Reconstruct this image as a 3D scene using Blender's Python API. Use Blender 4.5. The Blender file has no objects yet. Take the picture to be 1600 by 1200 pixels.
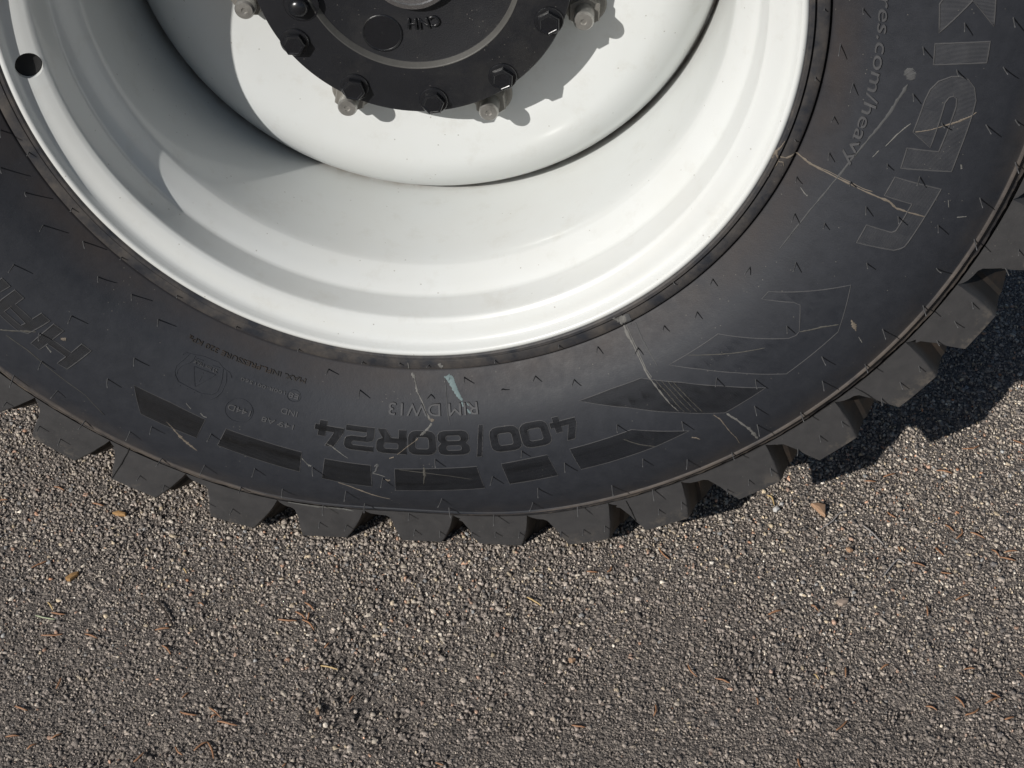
import bpy, bmesh, math, random
import numpy as np
from mathutils import Matrix, Vector

random.seed(7)
rng = np.random.default_rng(11)
scene = bpy.context.scene
COL = scene.collection

# ------------------------------------------------------------------ camera, sky, sun, exposure
CAM_LOC = [0.1746, -1.15522, 0.59401]
CAM_RIGHT = [0.997901, 0.064757, 0.0]
CAM_DOWN = [0.041524, -0.639892, -0.767342]
CAM_FWD = [-0.049691, 0.765731, -0.641238]
LENS = 54.079

H = 0.575                                   # height of the wheel axle above the ground (m)
cam_d = bpy.data.cameras.new('camera')
cam_d.sensor_width = 36.0
cam_d.lens = LENS
cam_d.clip_start = 0.02
cam_d.clip_end = 500.0
cam = bpy.data.objects.new('camera', cam_d)
COL.objects.link(cam)
_r, _u, _b = Vector(CAM_RIGHT), -Vector(CAM_DOWN), -Vector(CAM_FWD)
cam.matrix_world = Matrix(((_r.x, _u.x, _b.x, CAM_LOC[0]), (_r.y, _u.y, _b.y, CAM_LOC[1]),
                           (_r.z, _u.z, _b.z, CAM_LOC[2] + H), (0, 0, 0, 1)))
scene.camera = cam

SUN = Vector((0.83, 1.0, -0.73)).normalized()   # direction the sunlight travels
SUN_EL = math.asin(-SUN.z)
world = bpy.data.worlds.new('World')
scene.world = world
world.use_nodes = True
_nt = world.node_tree
_bg = _nt.nodes['Background']
_sky = _nt.nodes.new('ShaderNodeTexSky')
_sky.sky_type = 'NISHITA'
_sky.sun_disc = False
_sky.sun_elevation = SUN_EL
_sky.sun_rotation = math.atan2(-SUN.x, -SUN.y)
_sky.altitude = 200.0
_nt.links.new(_sky.outputs['Color'], _bg.inputs['Color'])
_bg.inputs['Strength'].default_value = 0.052
sun_d = bpy.data.lights.new('sun', 'SUN')
sun_d.energy = 4.8
sun_d.angle = math.radians(0.5)
sun_d.color = (1.0, 0.965, 0.915)
sun = bpy.data.objects.new('sun', sun_d)
COL.objects.link(sun)
sun.rotation_euler = SUN.to_track_quat('-Z', 'Y').to_euler()
sun.location = (-3, -4, 4)
vs = scene.view_settings
vs.view_transform = 'Standard'
vs.look = 'None'
vs.exposure = -0.15
vs.gamma = 1.0
vs.use_curve_mapping = False

# ------------------------------------------------------------------ measured data (degrees round the axle, metres from it)
BRISTLES = [[-147.51,0.4222],[-138.81,0.3818],[-133.58,0.3768],[-137.82,0.4224],[-128.43,0.3819],[-128.14,0.4221],[-129.23,0.4559],[-136.28,0.482],[-132.57,0.5043],[-130.99,0.5731],[-128.53,0.5742],[-123.39,0.5043],[-121.64,0.4836],[-115.05,0.4617],[-127.95,0.5264],[-119.76,0.5708],[-117.07,0.5702],[-118.76,0.5262],[-114.2,0.5079],[-108.71,0.4883],[-109.5,0.5281],[-104.99,0.5113],[-102.05,0.4686],[-112.33,0.5731],[-109.61,0.5714],[-128.21,0.3537],[-117.9,0.3535],[-107.71,0.3537],[-138.39,0.3546],[-135.07,0.5696],[-136.87,0.5261],[-138.97,0.4568],[-102.52,0.3678],[-97.37,0.3805],[-91.61,0.35],[-86.81,0.3799],[-81.67,0.3667],[-76.05,0.38],[-70.82,0.3744],[-65.36,0.3854],[-60.26,0.3666],[-97.47,0.3528],[-86.93,0.3512],[-76.28,0.3514],[-65.65,0.3511],[-97.69,0.4975],[-93.29,0.4714],[-86.57,0.4434],[-86.3,0.4997],[-85.74,0.5188],[-79.68,0.4674],[-75.29,0.4403],[-74.77,0.4899],[-70.52,0.4631],[-76.01,0.5119],[-95.47,0.5202],[-90.6,0.5445],[-100.2,0.5373],[-71.52,0.5319],[-81.03,0.5373],[-103.18,0.5674],[-100.36,0.568],[-97.45,0.5692],[-92.83,0.5727],[-90.05,0.572],[-87.35,0.5715],[-83.9,0.5693],[-81.38,0.5677],[-78.82,0.5676],[-74.47,0.5711],[-72.12,0.5725],[-69.83,0.5729],[-39.44,0.3675],[-34.03,0.3803],[-29.05,0.4042],[-44.1,0.3457],[-44.34,0.3802],[-49.61,0.3752],[-54.72,0.3806],[-47.75,0.4372],[-44.21,0.4598],[-36.42,0.4371],[-36.84,0.4832],[-39.28,0.5054],[-46.71,0.484],[-48.24,0.5057],[-54.82,0.4603],[-62.22,0.4372],[-61.57,0.4844],[-57.28,0.5067],[-66.56,0.5079],[-63.13,0.5383],[-52.96,0.5263],[-44.0,0.5241],[-42.32,0.5663],[-45.02,0.566],[-47.7,0.5669],[-51.31,0.5722],[-53.88,0.5735],[-56.38,0.5737],[-63.76,0.5684],[-61.22,0.5683],[-24.17,0.4519],[-21.74,0.5094],[-26.36,0.5241],[-30.46,0.5069],[-35.22,0.5245],[-20.05,0.5713],[-24.42,0.565],[-26.97,0.5645],[-29.55,0.5648],[-32.82,0.5712],[-35.29,0.5711],[-37.78,0.5717],[-17.86,0.5709],[5.69,0.3524],[-4.26,0.352],[-14.21,0.3518],[0.8,0.3672],[6.25,0.3815],[-3.75,0.3816],[-9.01,0.3747],[-13.87,0.3811],[-19.31,0.3675],[-15.93,0.405],[-17.91,0.425],[-23.84,0.3807],[-22.42,0.4038],[-17.46,0.4523],[-12.16,0.4531],[-11.94,0.4249],[-2.9,0.4264],[2.71,0.4272],[5.61,0.4558],[0.52,0.4551],[-5.57,0.4541],[-5.11,0.4889],[0.98,0.4904],[-4.49,0.5119],[5.93,0.492],[-13.05,0.5094],[-16.93,0.4869],[-17.73,0.526],[-9.02,0.5264],[-163.77,0.3661],[-159.31,0.3535],[-159.17,0.3806],[-154.38,0.3764],[-148.84,0.3534],[-149.25,0.382],[-143.83,0.3687]]
PANELS = [[[-126.233,0.44693],[-121.246,0.44575],[-116.436,0.44795],[-116.483,0.47313],[-120.258,0.47412],[-123.579,0.47408]],[[-113.623,0.44951],[-108.582,0.45014],[-103.722,0.45181],[-103.477,0.47763],[-108.932,0.4746],[-113.805,0.47251]],[[-100.753,0.45427],[-97.805,0.45501],[-94.864,0.45522],[-94.578,0.48565],[-97.687,0.48443],[-100.693,0.48112]],[[-91.816,0.45739],[-86.399,0.45476],[-81.387,0.45313],[-80.953,0.48259],[-86.454,0.48594],[-91.742,0.48894]],[[-78.254,0.45229],[-75.192,0.45038],[-72.247,0.44927],[-71.82,0.47662],[-74.835,0.47781],[-77.863,0.4791]],[[-69.251,0.44828],[-60.851,0.44716],[-54.793,0.47318],[-59.541,0.47511],[-64.52,0.47536],[-68.927,0.4752]],[[-65.742,0.40369],[-60.821,0.40271],[-56.316,0.4041],[-51.93,0.42359],[-47.928,0.44629],[-44.047,0.473],[-49.879,0.47331],[-54.736,0.44829],[-59.865,0.42463]],[[-51.992,0.40446],[-43.792,0.40418],[-37.453,0.44689],[-36.589,0.44933],[-35.983,0.44873],[-33.185,0.43131],[-33.445,0.42562],[-35.993,0.40472],[-34.6,0.40408],[-27.473,0.45282],[-33.201,0.47486],[-41.102,0.47364],[-45.374,0.4427],[-48.754,0.42157]]]
BIG = [["K",[[[8.18,0.43855],[7.683,0.43637],[4.498,0.4375],[7.982,0.46054],[5.207,0.47794],[7.843,0.47757],[9.42,0.4779],[11.942,0.46011],[10.879,0.43836]]]],["I",[[[3.27,0.43562],[3.533,0.45563],[3.686,0.4767],[1.472,0.47668],[1.242,0.45656],[0.874,0.43675]]]],["A",[[[-7.288,0.43462],[-3.355,0.43626],[-2.025,0.43822],[-0.921,0.44316],[-0.241,0.45204],[-0.121,0.45841],[-0.404,0.46546],[-1.23,0.47149],[-2.582,0.47516],[-3.985,0.4755],[-6.141,0.47532],[-8.402,0.47512],[-10.679,0.47558],[-11.201,0.4553],[-11.854,0.43585],[-9.297,0.43444],[-8.791,0.45923],[-3.497,0.46118],[-2.597,0.45998],[-2.367,0.45707],[-2.55,0.45406],[-3.21,0.4519],[-8.547,0.45155]]]],["N",[[[-13.091,0.43455],[-12.964,0.45343],[-12.86,0.47393],[-16.424,0.47253],[-19.726,0.4717],[-20.489,0.47112],[-20.908,0.46897],[-21.357,0.46488],[-21.916,0.44893],[-22.469,0.43396],[-19.913,0.43283],[-19.482,0.45451],[-19.094,0.45686],[-17.913,0.45696],[-15.464,0.45728],[-15.689,0.43349]]]],["H",[[[-138.646,0.43908],[-137.166,0.43859],[-137.34,0.45333],[-134.621,0.45294],[-134.435,0.43837],[-132.986,0.43889],[-133.268,0.45481],[-133.595,0.47173],[-134.905,0.47269],[-134.731,0.46009],[-137.343,0.46029],[-137.462,0.47187],[-138.704,0.47208],[-138.695,0.45545]]]],["A",[[[-140.629,0.43858],[-139.206,0.43896],[-139.464,0.45149],[-139.798,0.4652],[-140.87,0.47004],[-144.099,0.46939],[-144.748,0.46526],[-144.904,0.45474],[-144.914,0.43835],[-143.456,0.43849],[-143.459,0.4491],[-140.816,0.44978]],[[-140.929,0.45766],[-141.056,0.46311],[-143.551,0.46306],[-143.577,0.45579]]]],["K",[[[-147.006,0.43878],[-145.605,0.43897],[-145.714,0.45056],[-146.986,0.45033]]]]]
CELLS = [["4",-67.075,-70.686],["0",-70.951,-74.892],["0",-74.945,-79.034],["/",-79.765,-81.013],["8",-81.842,-86.066],["0",-86.271,-90.059],["R",-90.289,-94.308],["2",-94.623,-98.58],["4",-98.817,-102.754]]
TEXTS = [["RIM DW13",[-80.085,-92.923,0.38715,0.39794]],["MAX. INFL.PRESSURE 320 KPa",[-105.451,-123.441,0.3796,0.38382]],["100R-001560",[-107.796,-114.284,0.39448,0.39737]],["E8",[-105.869,-107.241,0.39396,0.39857]],["IND",[-105.415,-107.666,0.4097,0.41515]],["149 A8",[-105.484,-109.804,0.42361,0.42886]],["144D",[-111.412,-114.476,0.42206,0.42817]],["25 bar MAX",[-117.689,-121.19,0.39622,0.39935]],["res.com/heavy",[8.053,-13.975,0.38913,0.40196]]]
RINGS = [["E",[[-106.52,0.3963],[-107.453,0.39785],[-105.567,0.3948],[-106.744,0.39131],[-106.295,0.40166]]],["D",[[-112.978,0.42528],[-114.79,0.42964],[-111.126,0.42071],[-113.581,0.41343],[-112.399,0.43787]]]]
ICON = [[[-120.876,0.40238],[-117.726,0.40131],[-119.513,0.41949],[-120.876,0.40238]],[[-119.296,0.40745],[-119.349,0.41379]],[[-119.35,0.40403],[-119.332,0.4051]],[[-123.01,0.39769],[-122.968,0.39618],[-122.708,0.39445],[-122.223,0.39405],[-121.437,0.39287],[-120.197,0.3909],[-118.017,0.39052],[-117.25,0.39298],[-116.658,0.39414],[-116.035,0.3948],[-115.705,0.39708],[-115.541,0.39844]],[[-122.223,0.39405],[-122.576,0.40103],[-122.972,0.40876],[-122.808,0.41447],[-122.406,0.41824],[-121.685,0.42207],[-120.399,0.42276],[-118.303,0.42353],[-117.12,0.42055],[-116.556,0.41524],[-116.57,0.40719],[-116.715,0.40155],[-117.134,0.39357]],[[-116.517,0.39511],[-115.986,0.40349],[-115.973,0.41353],[-116.328,0.42015],[-116.965,0.42562]],[[-121.375,0.39359],[-121.364,0.39719],[-121.585,0.40067],[-122.315,0.40616],[-122.549,0.41141],[-122.4,0.41611]],[[-121.288,0.42486],[-121.209,0.425]],[[-120.267,0.42477],[-120.189,0.42493]],[[-119.266,0.4251],[-119.188,0.42526]],[[-118.286,0.42494],[-118.208,0.42511]],[[-121.104,0.39506],[-120.064,0.39431]],[[-118.635,0.39484],[-117.588,0.39429]]]
SMEARS = [["tan",[[-17.478,0.34652,0.00196],[-17.22,0.35261,0.00235],[-16.275,0.35724,0.00235],[-16.616,0.37219,0.00275],[-16.408,0.38829,0.00196],[-16.236,0.40442,0.00196],[-16.233,0.41559,0.00176],[-16.178,0.42855,0.00235],[-16.148,0.43973,0.00275],[-16.601,0.4471,0.00235],[-16.536,0.45838,0.00137],[-16.424,0.47253,0.00098]]],["tan",[[-16.537,0.37198,0.00078],[-16.154,0.38758,0.00098],[-15.983,0.40365,0.00098],[-15.987,0.41668,0.00098],[-15.827,0.42363,0.00059]]],["tan",[[-18.575,0.33877,0.00235],[-16.878,0.34089,0.00314],[-15.807,0.34302,0.00157],[-14.639,0.3441,0.00059]]],["tan",[[-17.804,0.338,0.00118],[-16.878,0.34089,0.00196],[-17.801,0.34641,0.00176],[-18.792,0.34709,0.00118],[-20.889,0.3449,0.00078]]],["tan",[[-18.297,0.34674,0.00118],[-18.081,0.35103,0.00137],[-18.563,0.35336,0.00078]]],["faint",[[-1.9,0.4208,0.00314],[-3.938,0.41645,0.00294],[-6.213,0.41202,0.00275],[-9.488,0.4049,0.00216],[-12.811,0.39859,0.00176],[-17.383,0.39299,0.00157],[-21.993,0.38894,0.00137],[-25.86,0.38753,0.00098],[-29.334,0.3877,0.00059]]],["faint",[[-0.202,0.41703,0.00588],[-0.382,0.41932,0.0098],[-0.661,0.42129,0.01098],[-0.995,0.42236,0.00863],[-1.268,0.42371,0.00392]]],["pale",[[-9.951,0.41813,0.00059],[-8.28,0.423,0.00118],[-7.119,0.4274,0.00137],[-6.374,0.43098,0.00059]]],["pale",[[-11.806,0.41212,0.00059],[-10.745,0.41478,0.00118]]],["pale",[[-20.258,0.37333,0.00078],[-20.7,0.37961,0.00118],[-20.726,0.38165,0.00176]]],["tan",[[-7.219,0.43618,0.00118],[-6.576,0.44683,0.00098],[-5.762,0.45706,0.00137],[-5.116,0.46596,0.00235],[-4.356,0.4746,0.00176],[-3.823,0.47823,0.00078]]],["pale",[[-13.837,0.48372,0.00059],[-14.648,0.48726,0.00098]]],["pale",[[-9.697,0.48072,0.00157],[-10.155,0.48272,0.00196]]],["pale",[[-15.552,0.49845,0.00118],[-15.275,0.5063,0.00137]]],["pale",[[-54.935,0.35144,0.00265],[-55.236,0.36587,0.00353],[-55.156,0.37793,0.00199],[-55.248,0.38967,0.00154],[-55.309,0.40546,0.00265],[-55.021,0.42151,0.00199],[-54.706,0.43924,0.00154],[-54.39,0.44822,0.00088]]],["pale",[[-54.721,0.35807,0.0011],[-54.918,0.38181,0.0011],[-55.103,0.3988,0.0011],[-54.954,0.40783,0.00088]]],["dim",[[-54.803,0.40952,0.00088],[-54.318,0.42513,0.00132],[-53.958,0.44606,0.00088],[-53.788,0.45178,0.00066]]],["dim",[[-54.098,0.41249,0.00088],[-53.658,0.42834,0.00132],[-53.289,0.44902,0.00088],[-53.141,0.4547,0.00066]]],["dim",[[-53.402,0.41549,0.00088],[-53.009,0.43159,0.00132],[-52.629,0.45203,0.00088],[-52.502,0.45766,0.00066]]],["dim",[[-52.822,0.41807,0.00088],[-52.468,0.43437,0.00132],[-52.078,0.45462,0.00088],[-51.969,0.46022,0.00066]]],["pale",[[-55.7,0.34492,0.00221],[-54.927,0.348,0.00883],[-54.368,0.35103,0.00971],[-54.068,0.35438,0.00441]]],["faint",[[-53.383,0.34803,0.00662],[-53.856,0.35525,0.0075],[-54.134,0.36117,0.00221]]],["faint",[[-53.285,0.36125,0.00177],[-53.608,0.37665,0.00199],[-53.518,0.39007,0.00177],[-53.438,0.40151,0.0011]]],["tan",[[-51.167,0.46878,0.00132],[-50.886,0.47744,0.00154],[-51.072,0.49406,0.0011],[-51.122,0.50723,0.0011],[-51.367,0.517,0.00088]]],["pale",[[-49.829,0.47468,0.00309],[-49.496,0.48643,0.00243],[-49.248,0.50319,0.00309],[-49.365,0.51483,0.00441],[-49.614,0.52442,0.00265]]],["tan",[[-31.126,0.47564,0.00221],[-31.579,0.48202,0.00397],[-32.034,0.48749,0.00154]]],["tan",[[-55.078,0.48162,0.00177],[-54.663,0.48473,0.00221],[-54.444,0.48834,0.0011]]],["pale",[[-32.48,0.49358,0.00088],[-32.909,0.50113,0.0011]]],["dim",[[-35.945,0.44903,0.00088],[-34.923,0.45464,0.00177],[-33.749,0.46049,0.00177],[-32.413,0.47017,0.0011]]],["dim",[[-48.982,0.40545,0.00066],[-46.256,0.41627,0.00088],[-43.091,0.42933,0.00088],[-40.425,0.4394,0.0011]]],["dim",[[-62.414,0.45409,0.00088],[-60.908,0.46647,0.00132],[-59.382,0.47509,0.0011]]],["pale",[[-90.251,0.34927,0.0011],[-90.088,0.35664,0.00132]]],["pale",[[-89.779,0.36211,0.00287],[-89.392,0.36519,0.00331],[-89.198,0.36735,0.00066]]],["pale",[[-89.325,0.36767,0.00088],[-89.096,0.37013,0.0011],[-88.891,0.37711,0.00287],[-88.615,0.3801,0.0011],[-88.076,0.38617,0.00154],[-87.812,0.39025,0.00132],[-87.555,0.39538,0.00154],[-87.216,0.39846,0.00176],[-86.89,0.40234,0.00265]]],["tan",[[-87.221,0.4006,0.0011],[-86.721,0.40234,0.00485],[-86.38,0.40177,0.00088]]],["pale",[[-86.738,0.40528,0.00265],[-87.433,0.41119,0.00331],[-88.108,0.416,0.00375],[-88.438,0.41724,0.0011]]],["tan",[[-88.688,0.4203,0.00199],[-89.266,0.42438,0.0011],[-90.076,0.42926,0.0011],[-90.87,0.43493,0.0011],[-91.495,0.43926,0.00088]]],["tan",[[-92.506,0.44463,0.00132],[-91.931,0.44274,0.00176]]],["teal",[[-84.754,0.36517,0.00066],[-84.299,0.36624,0.00441],[-83.842,0.36684,0.00926],[-83.603,0.3704,0.00662],[-83.206,0.37552,0.00574],[-82.819,0.38068,0.00397],[-82.424,0.38439,0.00309],[-82.181,0.38601,0.00176]]],["teal",[[-82.283,0.38699,0.00265],[-82.167,0.39113,0.00154]]],["teal",[[-81.584,0.38727,0.00132],[-81.372,0.39043,0.00176]]],["teal",[[-81.593,0.39342,0.00176],[-81.376,0.39608,0.00265],[-81.136,0.39721,0.00176]]],["pale",[[-85.244,0.34957,0.00375],[-85.03,0.3542,0.00331],[-84.616,0.35232,0.00221]]],["faint",[[-84.577,0.36619,0.00088],[-84.512,0.38024,0.00099],[-84.464,0.3956,0.00099],[-84.237,0.40675,0.00088]]],["pale",[[-100.932,0.43607,0.00066],[-100.1,0.43819,0.00176],[-99.242,0.44262,0.0011],[-98.484,0.44677,0.00088],[-97.83,0.44964,0.00033]]],["faint",[[-94.395,0.45648,0.00265],[-93.951,0.45303,0.00331],[-94.219,0.46272,0.00176],[-94.587,0.46563,0.0011]]],["pale",[[-94.587,0.46563,0.00088],[-93.757,0.46705,0.00066],[-93.006,0.4693,0.00077]]],["tan",[[-93.004,0.47275,0.0011],[-92.633,0.47469,0.00287],[-92.38,0.47345,0.0011]]],["tan",[[-98.722,0.48435,0.00078],[-97.279,0.48838,0.00137],[-95.976,0.49373,0.00216],[-94.694,0.49874,0.00196],[-93.436,0.50312,0.00118],[-92.438,0.50557,0.00039]]],["tan",[[-120.514,0.46908,0.00078],[-119.648,0.47257,0.00157],[-118.56,0.47821,0.00275],[-117.543,0.48309,0.00392],[-116.594,0.4869,0.00353],[-115.687,0.48999,0.00078]]],["pale",[[-119.533,0.43909,0.00078],[-118.65,0.44287,0.00118]]],["pale",[[-117.336,0.44313,0.00118],[-116.777,0.44566,0.00137],[-116.371,0.4452,0.00078]]],["tan",[[-136.699,0.4478,0.00314],[-136.209,0.4447,0.00431]]],["pale",[[-137.361,0.4636,0.00157],[-136.336,0.46643,0.00176]]],["dim",[[-142.108,0.4834,0.00196],[-141.14,0.47434,0.00176],[-140.181,0.46514,0.00235],[-139.319,0.45802,0.00098]]],["dim",[[-141.182,0.48342,0.00118],[-138.324,0.48143,0.00118],[-134.522,0.48461,0.00098],[-129.999,0.48804,0.00078],[-126.826,0.49953,0.00059]]],["pale",[[-103.553,0.45948,0.00098],[-102.625,0.46624,0.00137],[-102.205,0.46744,0.00176]]],["pale",[[-103.57,0.45871,0.00078],[-102.462,0.46797,0.00118]]],["dim",[[-91.275,0.45787,0.00059],[-88.056,0.46055,0.00078],[-84.902,0.4645,0.00059],[-82.343,0.46938,0.00059]]],["dim",[[-88.067,0.45374,0.00392],[-88.09,0.46506,0.00275],[-88.284,0.47731,0.00157]]],["mud",[[-104.113,0.54172,0.00118],[-102.691,0.54185,0.00314],[-101.271,0.54185,0.00431],[-99.376,0.54171,0.0051],[-97.945,0.54246,0.00275],[-96.744,0.54491,0.00098]]],["seam",[[-122.255,0.53497,0.0013],[-122.095,0.54751,0.0013],[-122.083,0.55638,0.0013],[-122.016,0.56491,0.0013],[-122.022,0.57531,0.0013],[-122.008,0.58459,0.0013],[-122.011,0.5917,0.0013]]],["seam",[[-66.454,0.54415,0.0013],[-66.476,0.55202,0.0013],[-66.463,0.55905,0.0013],[-66.518,0.56789,0.0013],[-66.543,0.57603,0.0013]]],["seam",[[-38.464,0.54217,0.0013],[-38.318,0.55366,0.0013],[-38.296,0.56384,0.0013],[-38.335,0.57475,0.0013],[-38.33,0.57998,0.0013]]]]
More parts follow.
